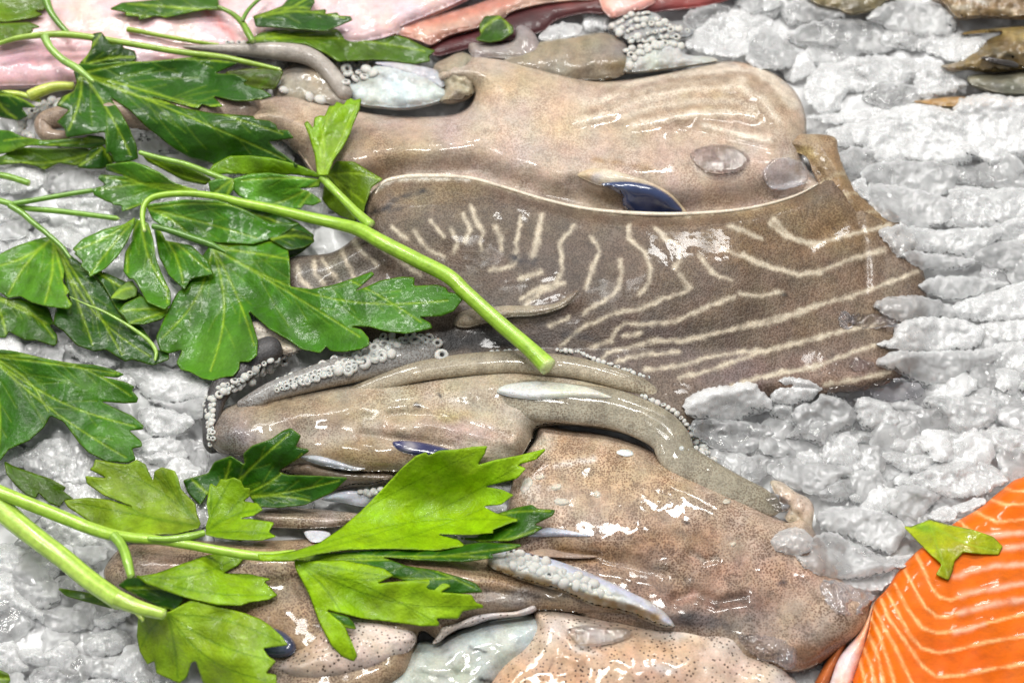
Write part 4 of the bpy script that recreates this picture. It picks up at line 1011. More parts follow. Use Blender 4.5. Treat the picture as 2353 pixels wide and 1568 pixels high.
R = 'crushed ice right of the striped mantle'
for t, o, l, h in (
    ('30', '280,60 400,10 560,60 680,90 640,160 420,180 300,150', 'small grey ice lump just left of the olive fish belly at the top', 24),
    ('30', '310,240 480,160 700,140 940,180 980,300 900,370 700,340 500,330 330,290', 'long white ice slab below the olive fish belly at the top right', 30),
    ('30', '30,190 150,180 300,240 310,300 420,350 420,420 330,460 180,460 50,410 20,300', 'smooth grey rounded ice lump above the striped lobe of the cuttlefish head', 28),
    ('30', '960,230 1100,180 1400,230 1620,270 1530,400 1450,430 1200,340 1000,330', 'wide rough ice slab touching the snout of the brown whole fish', 30),
    ('30', '870,120 980,30 1160,5 1340,50 1430,140 1390,230 1250,260 1050,230 960,180', 'smooth domed pale ice lump between the two fish backs at the top right', 36),
    ('30', '480,500 600,420 760,400 860,500 850,620 700,640 650,740 540,760 440,660', 'bright white ice lump right beside the curved end of the striped lobe', 32),
    ('30', '700,440 900,390 1150,420 1180,520 1100,560 1080,640 960,700 830,630 820,540', 'grey ice lump in the middle of the heap left of the fish eye', 30),
    ('30', '1190,440 1330,420 1440,520 1510,570 1380,640 1200,660 1170,560', 'white jagged ice lump left below the brown fish head', 28),
    ('30', '830,640 950,560 1170,600 1180,690 1050,740 960,740 850,690', 'small pale ice lump left of the tan fish skin strip', 26),
    ('30', '460,790 640,770 850,740 980,740 940,810 800,850 650,840 500,820', 'low grey ice sliver above the brown fin fold', 20),
    ('30', '1400,1130 1700,1140 1930,1060 1990,1290 1700,1280 1480,1240', 'flat ice slab at the right edge below the biggest white lump', 26),
    ('30', '1440,790 1480,700 1640,650 1800,670 1960,700 1990,1000 1800,1080 1700,1130 1560,1040 1450,900', 'biggest bright white ice lump at the right edge under the tan fish skin', 46),
    ('30', '600,890 700,860 900,800 980,760 1200,720 1440,790 1480,920 1560,1040 1400,1120 1150,1100 900,1100 850,1010 690,1000 640,960', 'broad pale ice slab right of the brown fin fold', 34),
    ('30', '640,1060 760,1010 880,1030 900,1100 840,1180 740,1190 650,1150', 'small round ice lump touching the fin fold tip of the cuttlefish', 28),
    ('30', '830,1200 900,1120 1200,1100 1400,1130 1460,1200 1340,1330 1150,1290 900,1250', 'pale wide ice lump in the middle of the right heap under the broad slab', 30),
    ('30', '1400,1390 1460,1280 1700,1290 1990,1300 1990,1460 1700,1540 1400,1530', 'pale grey ice lump at the right edge level with the mantle stripes', 32),
    ('30', '860,1290 900,1260 1150,1290 1340,1340 1400,1400 1390,1500 1200,1560 1060,1520 960,1480 880,1400', 'tall ice lump against the upper right edge of the striped mantle', 34),
    ('30', '740,1250 820,1220 860,1330 840,1360 760,1300', 'tiny ice chip on the upper right edge of the striped mantle', 12),
    ('31', '1690,40 1780,-20 1990,-40 1990,140 1840,130 1730,130', 'white ice lump at the right edge, second above the grey dark gap', 28),
    ('31', '950,60 1100,20 1300,50 1700,40 1690,130 1560,240 1400,220 1180,200 1100,260 1000,150', 'long jagged ice slab pointing at the right corner of the striped mantle', 34),
    ('31', '1560,250 1700,140 1990,150 1990,330 1820,340', 'smooth triangular ice lump at the right edge of the photo', 32),
    ('31', '1100,200 1300,210 1560,250 1480,310 1300,320 1170,290', 'low ice piece under the long jagged slab by the mantle corner', 22),
    ('31', '1210,430 1320,370 1500,370 1700,390 1780,430 1540,500 1400,520 1280,480', 'flat grey ice lump right of the mantle corner', 24),
    ('31', '1450,560 1700,470 1990,390 1990,650 1700,670 1480,650', 'wide smooth ice slab at the right edge, halfway down', 34),
    ('31', '910,555 1000,515 1160,495 1280,520 1390,560 1440,600 1420,650 1250,650 1120,680 1030,660 950,610', 'leaf shaped pale ice lump lying on the lower right of the striped mantle', 30),
    ('31', '1620,700 1750,670 1990,660 1990,800 1720,810', 'grey ice lump at the right edge below the wide smooth slab', 26),
    ('31', '1060,700 1200,650 1450,660 1600,720 1600,800 1500,860 1200,890 1060,860 930,825 1030,780', 'pointed big ice lump, middle of three biting into the striped mantle', 36),
    ('31', '940,965 1050,880 1200,880 1500,870 1700,860 1720,940 1540,1000 1450,1060 1360,1090 1220,1095 1130,1040', 'pointed pinkish ice lump, lowest of three biting into the striped mantle', 36),
    ('31', '1720,830 1990,820 1990,1020 1750,1010 1700,940', 'grey ice lump at the right edge beside the lowest pointed lump', 26),
    ('31', '560,1130 700,1090 900,1080 1060,1060 1200,1110 1150,1200 900,1210 700,1200', 'low pinkish clear ice film under the lower mantle edge', 18),
    ('31', '1000,1240 1120,1210 1200,1250 1200,1300 1060,1290', 'small white ice chip right of two bright rounded lumps', 20),
    ('31', '1250,1240 1300,1180 1500,1165 1760,1200 1740,1300 1660,1380 1520,1430 1440,1410 1360,1320', 'large smooth pale ice lump above the salmon, near the right edge', 40),
    ('31', '190,1160 240,1120 380,1110 500,1130 440,1210 340,1250 220,1240', 'grey ice lump under the bottom edge of the striped mantle', 26),
    ('31', '240,1080 340,1050 480,1080 540,1120 500,1150 430,1130', 'small clear ice lump on the bottom edge of the striped mantle', 18),
    ('31', '190,1300 230,1240 340,1250 340,1390 270,1400', 'dark clear ice lump left of the brightest rounded lump', 22),
    ('31', '660,1450 850,1400 1080,1400 1060,1460 880,1490 720,1510', 'flat pinkish ice piece below the second bright rounded lump', 22),
    ('31', '290,1450 350,1400 340,1300 400,1240 480,1230 520,1180 620,1190 700,1230 770,1310 700,1390 590,1440 540,1510 420,1470', 'brightest white rounded ice lump below the striped mantle', 46),
    ('31', '780,1220 860,1190 1000,1240 1080,1330 1060,1380 880,1415 790,1360', 'second bright rounded ice lump, right of the brightest one', 42),
    ('31', '1810,1130 1990,1040 1990,1150', 'small white ice corner at the right edge above the salmon', 20),
    ('31', '1390,1430 1530,1430 1750,1390 1990,1400 1990,1560 1600,1540', 'rose tinted ice slab right above the top of the salmon fillet', 26),
    ('21', '1150,1200 1260,1140 1450,1100 1580,1090 1630,1140 1690,1220 1690,1270 1560,1300 1450,1350 1250,1340 1150,1290', 'rough grainy grey ice lump where the mantle bottom meets the folded arm', 38),
    ('21', '1170,1390 1250,1340 1450,1350 1640,1370 1720,1440 1600,1540 1400,1560 1250,1480', 'grey ice lump beside the sucker edge of the folded arm', 32),
    ('32', '0,60 100,20 240,40 180,130 80,200 0,170', 'wet clear ice lump pressed to the folded arm of the middle cuttlefish', 26),
    ('32', '880,20 1000,-10 1300,20 1200,130 1050,110', 'grey ice lump left above the toothed ice slab', 24),
    ('32', '180,110 300,20 500,60 690,90 760,160 640,190 560,280 440,270 290,210', 'grey ice lump above the tan arm tip', 34),
    ('32', '520,270 700,180 770,260 680,330 580,330', 'small glassy ice lump between the arm tip and the salmon', 24),
    ('32', '740,290 840,270 920,310 840,340 750,340', 'tiny glassy ice chip left of the tall ice lump', 16),
    ('32', '1060,220 1180,150 1350,80 1600,60 1770,180 1700,240 1600,290 1450,310 1330,290', 'toothed pale pink ice slab next to the upper salmon edge', 36),
    ('32', '960,370 990,270 1070,230 1150,220 1330,290 1260,370 1210,440 1130,490 1030,440', 'tall pale ice lump just above the parsley scrap', 36),
    ('32', '1440,360 1600,310 1640,350 1530,400 1450,400', 'small pink ice chip on the upper salmon edge', 18),
    ('32', '1270,420 1380,360 1450,420 1400,470 1270,460', 'dark ice chip in the gap above the parsley scrap', 12),
    ('32', '530,420 640,380 780,380 980,420 1090,510 1060,600 990,680 880,650 740,580 560,520', 'dark speckled ice lump left of the parsley scrap', 34),
    ('32', '560,560 700,590 800,640 900,690 1000,700 1150,690 1080,760 960,730 800,660', 'low grey ice sliver beside the salmon edge', 14),
    ('32', '440,830 640,860 800,850 980,800 1010,850 900,940 700,920 560,900', 'dark wet ice lump in the shade under the pink diamond lump', 18),
    ('32', '380,700 460,690 440,620 540,560 640,560 700,600 820,650 960,720 1080,765 980,800 870,830 760,850 580,845 440,790', 'pink diamond shaped ice lump between the orange brown mantle and the salmon', 40),
    ('32', '195,600 240,550 340,515 430,540 470,620 440,670 340,700 230,670', 'wet round ice lump on the right edge of the orange brown mantle', 30),
    ('32', '560,880 700,900 860,960 880,1000 800,1060 820,1090 700,1110 600,1060 540,960', 'thin grey ice film on the end of the orange brown mantle', 14),
    ('22', '1500,1250 1600,1240 1760,1270 1850,1330 1870,1400 1830,1470 1740,1430 1620,1390 1550,1330', 'dark bubbly clear ice lump between the two speckled mantles at the bottom', 22),
    ('20', '1120,120 1200,50 1320,20 1420,60 1400,150 1280,180 1160,180', 'grey pink ice lump right of the top sucker cluster', 26),
    ('20', '1150,300 1250,180 1400,90 1600,80 1700,160 1560,250 1580,340 1440,380 1250,350', 'broad grey ice slab right of the lower sucker cluster', 26),
    ('20', '140,250 200,190 300,160 400,180 400,230 300,270 180,280', 'small pale ice lump in front of the dark maroon flesh', 22),
    ('20', '1580,260 1700,190 1830,300 1930,380 1850,450 1700,470 1560,420', 'smooth grey ice lump above the striped lobe, left of a dark gap', 26),
    ('20', '1640,60 1750,0 1800,60 1700,120', 'little pale ice chip at the top edge left of the olive belly', 20),
    # left side
    ('00', '-60,1140 200,1130 320,1180 300,1250 120,1310 -60,1290', 'ice lump at the left edge above the cut parsley stalk', 28),
    ('00', '310,1180 420,1140 650,1150 720,1200 640,1330 500,1330 330,1300', 'pale ice lump between two parsley stalks at the left', 30),
    ('00', '-60,1400 200,1430 330,1470 240,1530 -60,1530', 'rough white ice lump under the forked parsley stalk at the left edge', 28),
    ('00', '430,1360 700,1350 820,1400 700,1470 450,1430', 'low ice lump under the lower fork of the left stalk', 20),
    ('00', '830,890 960,880 1120,960 1200,1030 1000,1040 900,980', 'dark ice lump between the sucker arm and the big parsley leaf', 22),
    ('01', '400,830 560,800 700,880 800,960 600,950', 'grey ice lump between two dark parsley leaves', 24),
    ('01', '820,1010 1000,960 1180,1000 1380,1080 1390,1180 1200,1210 1020,1190 900,1060', 'large grey ice lump left of the dark sucker arm', 34),
    ('01', '1020,1200 1200,1220 1400,1190 1400,1310 1300,1320 1130,1260', 'wet grey ice lump touching the dark sucker arm', 28),
    ('01', '950,1270 1100,1260 1290,1320 1290,1390 1200,1440 1060,1450 980,1380', 'rounded glassy ice lump right of the leaf lobes at the left', 32),
    ('01', '980,1480 1180,1470 1250,1540 1150,1620 980,1600', 'grey ice lump below the rounded glassy one', 26),
    ('01', '-60,1640 100,1580 300,1480 420,1480 520,1620 300,1660', 'dim ice lump in the shade under the lower left leaf', 24),
    ('02', '120,20 290,20 320,170 200,130', 'pale ice lump above the thick lower left stalk', 24),
    ('02', '320,40 560,20 620,130 580,200 480,230 330,160', 'dark grey ice lump between the leaf and the pale leaf back', 24),
    ('02', '930,20 1240,-10 1260,100 1180,130 1050,90', 'grey ice lump above the pale leaf back', 26),
    ('02', '300,440 440,400 620,540 700,620 480,640 340,560', 'dark ice lump between the two lower left stalks', 20),
    ('02', '-60,640 200,640 270,700 250,800 100,830 -60,800', 'ice lump at the left edge under the thick stalk', 28),
    ('02', '500,650 700,640 720,700 640,760 540,720', 'small smooth ice lump right of the thick stalk', 22),
    ('02', '-60,850 120,850 150,960 290,1070 300,1150 100,1080 -60,1070', 'large smooth ice lump at the left edge near the bottom', 34),
    ('02', '100,870 330,850 420,950 300,1060 160,990', 'ice lump left of the dark leaf sliver at the bottom', 30),
    ('02', '300,1080 480,1060 600,1110 560,1200 400,1230 310,1170', 'grainy ice lump below the dark leaf sliver', 28),
    ('02', '640,1140 800,1090 880,1100 840,1150 720,1200', 'small bright ice chip below the end of the thick stalk', 22),
    ('02', '-60,1160 70,1160 60,1240 -60,1290', 'white rimmed ice chip at the left edge near the bottom', 22),
    ('02', '580,1300 650,1240 780,1210 880,1260 840,1350 680,1390 600,1360', 'grainy ice lump left of the big bottom leaf', 30),
    ('02', '140,1340 300,1330 450,1330 530,1370 430,1420 290,1450 150,1420', 'leaf shaped flat ice lump near the bottom left corner', 26),
    ('02', '560,1400 700,1400 900,1380 940,1480 800,1540 600,1500', 'dull ice lump beside the lowest leaf lobe', 24),
    ('02', '220,1500 330,1450 500,1470 540,1530 400,1600 240,1620', 'ice lump at the bottom edge left of the big leaf', 26),
    ('02', '560,1560 760,1540 920,1560 900,1680 600,1680', 'ice lump cut by the bottom edge under the big leaf', 24),
    ('02', '-60,1320 100,1300 140,1400 180,1480 60,1500 -60,1480', 'grey ice lump above the leaf tip in the bottom left corner', 26),
):
    ice(t, o, l, h, -5 if 'mantle' in l else -14, 'bubbly' in l or 'film' in l)
ice('31', '650,650 690,600 740,640 740,710 690,715', 'round clear ice bead lying on the lower right mantle stripes', 14, -3, True)
ice('31', '740,630 860,620 980,640 1040,690 900,710 760,700', 'thin clear ice film between the mantle bead and the pointed lumps', 9, -3, True)
ice('31', '720,980 760,920 800,920 880,960 800,1010', 'small clear ice chip on the lowest pale mantle stripe', 12, -3, True)
ice('20', '1670,1150 1740,1090 1860,1090 1940,1150 1930,1240 1820,1280 1720,1280 1670,1220', 'round clear lilac ice disc on the cuttlefish head beside the fin fold', 9, -2, True, rough=1, flat=.12)
ice('20', '1170,1060 1230,1010 1400,990 1530,1050 1540,1120 1450,1170 1320,1180 1220,1130', 'oval clear melting ice lens on the cuttlefish head right of the eye', 9, 0, True, rough=1, flat=.1)
ice('32', '160,310 230,285 300,320 320,360 270,410 210,380', 'small round clear ice bead on the tan arm tip', 18, -3, True)
ice('22', '330,1210 430,1180 560,1190 700,1200 730,1240 640,1290 500,1310 420,1310 370,1260', 'clear melting ice patch on the pale dotted mantle at the bottom', 9, 0, True, rough=1, flat=.1)

# loose lumps that fill the gaps: eight shapes, copied
LIB = []
for k in range(8):
    rs = np.random.RandomState(40 + k)
    n = 9
    th = np.sort(np.linspace(0, 2 * np.pi, n, endpoint=False) + rs.uniform(-.22, .22, n))
    r = 36 * rs.uniform(.7, 1.15, n)
    ol = np.stack([1176 + np.cos(th) * r * 1.15, 784 + np.sin(th) * r * .85], 1)
    o = pillow('ice_lump', ol, ICE, None, z=0, Ht=20, Hb=16, w=18, step=4.4, rough=3.4, rscale=13, seed=60 + k, put_h=False, prof_pow=.75, attr={'rim': RIM},
               relief=lambda uv, d, k=k: fbm(uv[:, 0], uv[:, 1], 40, 2, k + 70) * 10 - np.abs(fbm(uv[:, 0], uv[:, 1], 26, 2, k + 80)) * 10 + fbm(uv[:, 0], uv[:, 1], 9, 2, k + 90) * 1.2)
    LIB.append(o)
REG = (((1500, 420, 2420, 1640), 'loose crushed ice lump in the gaps right of the cuttlefish', 'loose ice at the right', 60),
       ((560, -40, 2420, 420), 'loose crushed ice lump in the gaps near the fish at the top', 'loose ice along the top', 34),
       ((-60, 1000, 560, 1640), 'loose crushed ice lump in the gaps among the lower left stalks', 'loose ice at the lower left', 52),
       ((-60, 330, 560, 1000), 'loose crushed ice lump in the gaps under the upper left parsley', 'loose ice under the upper parsley', 44),
       ((420, 420, 1500, 1640), 'loose crushed ice lump in a gap between two cuttlefish', 'loose ice between the cuttlefish', 12))
used = set()
for (u0, v0, u1, v1), lab, grp, quota in REG:
    n = 0
    for _ in range(3000):
        if n >= quota:
            break
        uv = np.array([[RS.uniform(u0, u1), RS.uniform(v0, v1)]])
        i = int((uv[0, 1] - HV0) / G); j = int((uv[0, 0] - HU0) / G)
        if HM[i - 1:i + 2, j - 1:j + 2].max() > (-8 if n < quota * .75 else 12):
            continue
        s = RS.uniform(.8, 1.5)
        k = RS.randrange(8)
        if k in used:
            o = LIB[k].copy(); COL.objects.link(o)
        else:
            o = LIB[k]; used.add(k)
        z = RS.uniform(-46, -32)
        o.location = world(uv[0], z)
        o.rotation_euler = (RS.uniform(-.3, .3), RS.uniform(-.3, .3), RS.uniform(0, 6.28))
        o.scale = (s, s, s * .8)
        tag(o, lab, 'ice lump', grp)
        a = np.linspace(0, 6.28, 24)
        for q in (0, .35, .7):
            hm_put(uv + np.stack([np.cos(a) * 36 * s * q, np.sin(a) * 30 * s * q], 1), np.full(24, z + 40 * s * .8 * (1 - q * .35)))
        n += 1
for k in range(8):
    if k not in used:
        bpy.data.objects.remove(LIB[k])
# ------------------------------------------------------------------ parsley
GREEN, DARK = (54, 104, 14), (30, 74, 10)

def veins(base, tips, bend=.12, sub=True, seed=0):
    r = random.Random(seed); main = []; side = []
    b = np.array(base, float)
    for i, t in enumerate(tips):
        t = np.array(t, float); dv = t - b; L = np.hypot(*dv)
        n = np.array([-dv[1], dv[0]]) / max(L, 1)
        k = r.uniform(-bend, bend) * L
        s = np.linspace(0, .96, 14)
        pl = b + dv * s[:, None] + n * (k * np.sin(s * np.pi))[:, None]
        main.append(pl)
        if sub:
            x = .22
            sg = r.choice((-1, 1))
            while x < .85:
                q = pl[int(x * 13)]
                dn = dv / L
                c, sn = math.cos(.62 * sg), math.sin(.62 * sg)
                e = np.array([dn[0] * c - dn[1] * sn, dn[0] * sn + dn[1] * c])
                ln = L * (.34 * (1.05 - x)) * r.uniform(.7, 1.2)
                ss = np.linspace(0, 1, 6)[:, None]
                side.append(q + e * ln * ss + dn * ln * .25 * ss ** 2)
                sg = -sg; x += r.uniform(.09, .16)
    return main, side

def leaf(parent, outline, base, tips, color, top=True, gap=14, gloss=.35, curl=0, blobs=(), nz=.1, name='leaf', wave=10.0, sg=5.0, vk=1.0, put_h=True, zt=None):
    p = np.asarray(outline, float)
    q = np.roll(p, -1, 0)
    p = np.stack([p * .93 + q * .07, p * .07 + q * .93], 1).reshape(-1, 2)
    sd = int(abs(p[0].sum())) % 89
    mv, sv = veins(base, tips, seed=sd)
    A = rest(2, sg)
    rr = random.Random(sd)
    curl = curl or rr.choice((-1, 1)) * rr.uniform(3, 9)
    zt = zt or (rr.uniform(-.07, .07), rr.uniform(-.10, .05))
    def dm(uv):
        return np.min([line_dist(uv, m) for m in mv], 0)
    def z(uv):
        h = hm_get(A, uv) + gap + wave * 2 * fbm(uv[:, 0], uv[:, 1], 110, 2, sd)
        if curl:
            h = h + curl * np.clip(dm(uv) / 60.0, 0, 1.5) ** 2
        if zt:
            h = h + np.maximum(0, -min(zt)) * 0 + (uv[:, 0] - base[0]) * zt[0] + (uv[:, 1] - base[1]) * zt[1]
        return h
    cache = {}
    def vd(uv):
        if 'v' not in cache or len(cache['v'][0]) != len(uv):
            a = np.min([line_dist(uv, m) for m in mv], 0)
            b = np.min([line_dist(uv, m) for m in sv], 0) if sv else np.full(len(uv), 99.0)
            fall = np.clip(1.0 - np.hypot(uv[:, 0] - base[0], uv[:, 1] - base[1]) / 360.0, .35, 1)
            cache['v'] = (np.exp(-(a / (1.2 + 2.0 * fall)) ** 2), np.exp(-(b / 2.0) ** 2) * .55)
        return cache['v']
    cf = colf(color, blobs, nz, sd, ns=50)
    vc = srgb(*((156, 190, 84) if top else (74, 116, 18)))
    def col(uv, d):
        c = cf(uv)
        m, s = vd(uv)
        c = lerp(c, vc, np.clip(m * .55 + s * .3, 0, .7) * vk)
        return lerp(c, srgb(150, 178, 90), np.clip(1 - d / 3.0, 0, 1) * .25)
    def vein(uv, d):
        m, s = vd(uv)
        return np.clip(m + s, 0, 1)
    def rel(uv, d):
        m, s = vd(uv)
        return (-.7 if top else .8) * (m + s) + .7 * fbm(uv[:, 0], uv[:, 1], 22, 2, sd)
    return pillow(name, p, LEAF, parent, z=z, Ht=1.6, Hb=1.2, w=6, step=3.4, smooth=False, relief=rel, col=col, seed=sd,
                  attr={'vein': vein, 'gloss': lambda uv, d: np.full(len(uv), gloss)}, rings=(), put_h=put_h)

def stem(parent, tile, txt, rad, gap=16, color=(112, 156, 24), color2=(150, 186, 62), side=1.9, name='stem', sg=5.0, put_h=True, zadd=None, groove=True):
    c = P(tile, txt)
    A = rest(2, sg)
    z = hm_get(A, c) + gap + np.interp(np.linspace(0, 1, len(c)), np.linspace(0, 1, len(rad)), rad) * .3
    if zadd is not None:
        z = z + np.asarray(zadd)
    z = np.convolve(np.pad(z, 1, mode='edge'), [.25, .5, .25], 'valid')
    g = (lambda t, th: 1 - .10 * np.abs(np.sin(th * 4.5 + .6)) ** .6) if groove else None
    sc = TILES[tile][2] / 1.17177
    a, b = srgb(*color), srgb(*color2)
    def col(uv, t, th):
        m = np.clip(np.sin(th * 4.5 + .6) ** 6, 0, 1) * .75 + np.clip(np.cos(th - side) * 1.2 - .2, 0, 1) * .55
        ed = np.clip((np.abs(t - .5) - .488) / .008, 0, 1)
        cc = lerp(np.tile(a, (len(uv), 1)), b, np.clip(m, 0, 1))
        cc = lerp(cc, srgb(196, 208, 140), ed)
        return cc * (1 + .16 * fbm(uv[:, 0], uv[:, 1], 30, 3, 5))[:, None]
    return tube(name, np.c_[c, z], [r * sc for r in rad], STEM, parent, n=max(40, len(c) * 12), k=24, col=col, groove=g, put_h=put_h, capk=.3)

def pt(tile, s):
    return P(tile, s)[0]

sA = thing('parsley_sprig', 'dark parsley sprig at the top left whose stalk crosses the pale fish fillet', 'parsley', (200, 120), 60)
sB = thing('parsley_sprig', 'parsley sprig at the top centre with serrated leaves over the grey cuttlefish arm', 'parsley', (680, 60), 60)
sC = thing('parsley_sprig', 'crumpled parsley leaves at the left edge beside the curled sucker arm', 'parsley', (80, 330), 40)
sD = thing('parsley_sprig', 'largest glossy parsley sprig whose long stalk runs across the striped mantle', 'parsley', (640, 500), 100)
sE = thing('parsley_sprig', 'parsley sprig with forked thin stalk and drooping dark leaves at the left edge', 'parsley', (120, 600), 40)
sF = thing('parsley_sprig', 'big smooth deep green parsley leaf with rounded lobes at the left edge', 'parsley', (60, 980), 40)
sG = thing('parsley_sprig', 'bright light green parsley sprig with the thick stalk at the bottom left', 'parsley', (420, 1270), 60)
sH = thing('parsley_sprig', 'small dark three lobed parsley leaf on the middle cuttlefish head', 'parsley', (600, 1090), 80)

# -- lowest layer
stem(sC, '00', '-60,650 60,640 160,650 280,690', [30, 30, 26, 14], 8, (140, 168, 30), (190, 204, 90))
stem(sC, '00', '190,660 280,620 380,590 510,585', [46, 46, 40, 30], 8, (150, 166, 40), (196, 204, 100))
leaf(sC, P('00', '-40,600 80,640 190,690 255,735 150,735 190,790 130,825 0,800 -40,790'), pt('00', '-40,640'), [pt('00', '240,730'), pt('00', '120,810')], DARK, gap=10)
leaf(sC, P('00', '20,1060 100,1000 300,1010 600,1010 640,1060 590,1090 530,1130 400,1110 300,1160 240,1130 140,1110 -40,1130 -40,1070'), pt('00', '640,1040'), [pt('00', '0,1090'), pt('00', '280,1140')], (66, 100, 24), gap=8)
leaf(sC, P('00', '-40,880 70,890 150,930 300,955 580,935 600,920 700,930 740,980 620,1010 420,1000 200,990 60,1040 -40,1060'), pt('00', '700,960'), [pt('00', '0,960'), pt('00', '60,1030')], GREEN, gap=12, gloss=.7, blobs=[(40, 330, 60, 14, (110, 150, 60), .6)])
leaf(sC, P('00', '520,1140 560,1090 620,1010 700,990 790,1100 700,1150 600,1150'), pt('00', '700,1000'), [pt('00', '540,1130'), pt('00', '760,1110')], DARK, gap=12)
stem(sC, '00', '-60,1185 60,1205 205,1250', [26, 26, 25], 8, (96, 134, 20), (120, 160, 50))
stem(sB, '00', '860,200 950,215 1100,245 1300,280 1500,310', [24, 20, 17, 17, 15], 6, (110, 140, 20), (150, 170, 60))
leaf(sB, P('10', '-240,490 -100,470 100,455 160,490 130,560 100,610 -60,610 -200,560'), pt('10', '140,480'), [pt('10', '-150,520'), pt('10', '0,590')], (72, 92, 14), top=False, gap=5)
leaf(sB, P('10', '-120,300 0,225 100,195 300,200 450,215 640,140 720,150 720,190 690,225 760,195 850,200 910,235 1000,260 1050,285 1130,325 1195,345 1150,385 1160,420 1050,440 900,420 800,410 700,412 530,422 450,370 300,300 100,290'), pt('10', '-60,270'),
     [pt('10', '1170,360'), pt('10', '720,180'), pt('10', '900,240')], (70, 104, 16), gap=12, gloss=.45, blobs=[(800, 65, 60, 20, (96, 128, 14), .6), (960, 125, 60, 20, (46, 84, 12), .6)])
leaf(sB, P('00', '735,65 830,18 960,8 1130,-10 1300,-60 1480,-60 1490,40 1560,85 1480,72 1400,68 1280,92 1130,125 1060,112 940,142 945,116 830,112 860,88'), pt('00', '1540,80'), [pt('00', '750,68'), pt('00', '940,130'), pt('00', '840,25')], (52, 92, 30), gap=22, gloss=.3, blobs=[(520, 20, 40, 14, (84, 112, 16), .5)])
leaf(sB, P('10', '-50,110 60,75 150,40 200,-20 260,-80 340,-60 375,15 340,75 455,62 445,95 525,85 540,108 615,110 630,140 560,170 450,215 300,205 100,190 -30,185'), pt('10', '-50,120'), [pt('10', '600,130'), pt('10', '340,-20'), pt('10', '450,80')], (36, 80, 16), gap=22, gloss=.8)
stem(sB, '00', '1480,45 1580,95 1650,160 1690,230 1725,290', [16, 20, 26, 30, 26], 22, (84, 116, 20), (120, 150, 50))
stem(sB, '00', '1650,140 1690,70 1760,0 1840,-60', [18, 16, 15, 14], 24, (76, 112, 20), (110, 146, 50))
scr = leaf(None, P('10', '1490,170 1530,110 1630,105 1720,180 1725,225 1650,275 1560,292 1450,272 1500,240'), pt('10', '1640,110'), [pt('10', '1460,270'), pt('10', '1700,220')], (44, 78, 14), gap=6, name='parsley_scrap', blobs=[(1330, 95, 40, 8, (116, 136, 20), .8), (1320, 75, 20, 6, (40, 22, 16), .7)])
tag(scr, 'curled dark green parsley scrap in front of the dark maroon flesh at the top', 'parsley')

# -- left, sprig E
leaf(sE, P('01', '-60,470 50,515 140,505 330,575 370,690 340,695 390,760 390,820 370,840 250,800 170,800 60,740 40,780 0,780 -60,770'), pt('01', '-60,500'), [pt('01', '380,800'), pt('01', '40,760'), pt('01', '330,690')], (54, 96, 30), gap=12)
leaf(sE, P('01', '370,130 470,210 560,280 700,420 820,560 850,660 960,700 1020,780 1060,860 1150,875 1150,930 1040,970 900,930 850,945 720,862 640,875 520,832 430,735 360,690 380,580 480,560 440,400'), pt('01', '380,140'), [pt('01', '1060,930'), pt('01', '640,860'), pt('01', '850,930')], (36, 80, 14), gap=14)
leaf(sE, P('01', '560,280 700,330 860,400 1100,600 1180,590 1100,660 980,692 870,692 800,600 700,420'), pt('01', '600,300'), [pt('01', '1100,640')], (34, 74, 14), gap=12)
leaf(sE, P('01', '745,512 800,450 860,400 900,392 940,450 930,500 850,526'), pt('01', '900,440'), [pt('01', '760,510')], (104, 140, 110), gap=16, gloss=.2)
leaf(sE, P('01', '800,600 850,545 960,495 1100,560 1175,590 1100,655 980,692 870,692 845,640'), pt('01', '1160,590'), [pt('01', '820,600'), pt('01', '880,680')], (62, 108, 36), gap=18)
leaf(sE, P('01', '350,88 240,112 100,160 0,210 -60,240 -60,440 30,490 50,512 140,500 220,545 330,572 470,588 495,555 450,490 480,470 430,400 440,320 400,200'), pt('01', '360,100'), [pt('01', '480,575'), pt('01', '50,500'), pt('01', '-40,300'), pt('01', '300,560')], (74, 126, 44), gap=20, blobs=[(150, 680, 40, 30, (90, 140, 70), .5)])
stem(sE, '01', '470,500 600,560 700,600 860,690 1000,790 1060,870 1055,940', [3, 6, 8, 11, 14, 14, 8], 14, (120, 160, 50), (160, 190, 90), groove=False)
stem(sE, '00', '-60,1350 60,1385 180,1418 420,1440 820,1490', [24, 24, 22, 22, 20], 18, (92, 138, 24), (130, 170, 60))
stem(sE, '00', '80,1390 250,1360 420,1330 640,1295', [22, 20, 20, 19], 18, (84, 130, 24), (120, 160, 60))
stem(sE, '00', '60,1395 150,1450 230,1520 320,1590 420,1680 480,1760', [24, 24, 22, 20, 18, 12], 18, (80, 124, 20), (116, 156, 50))

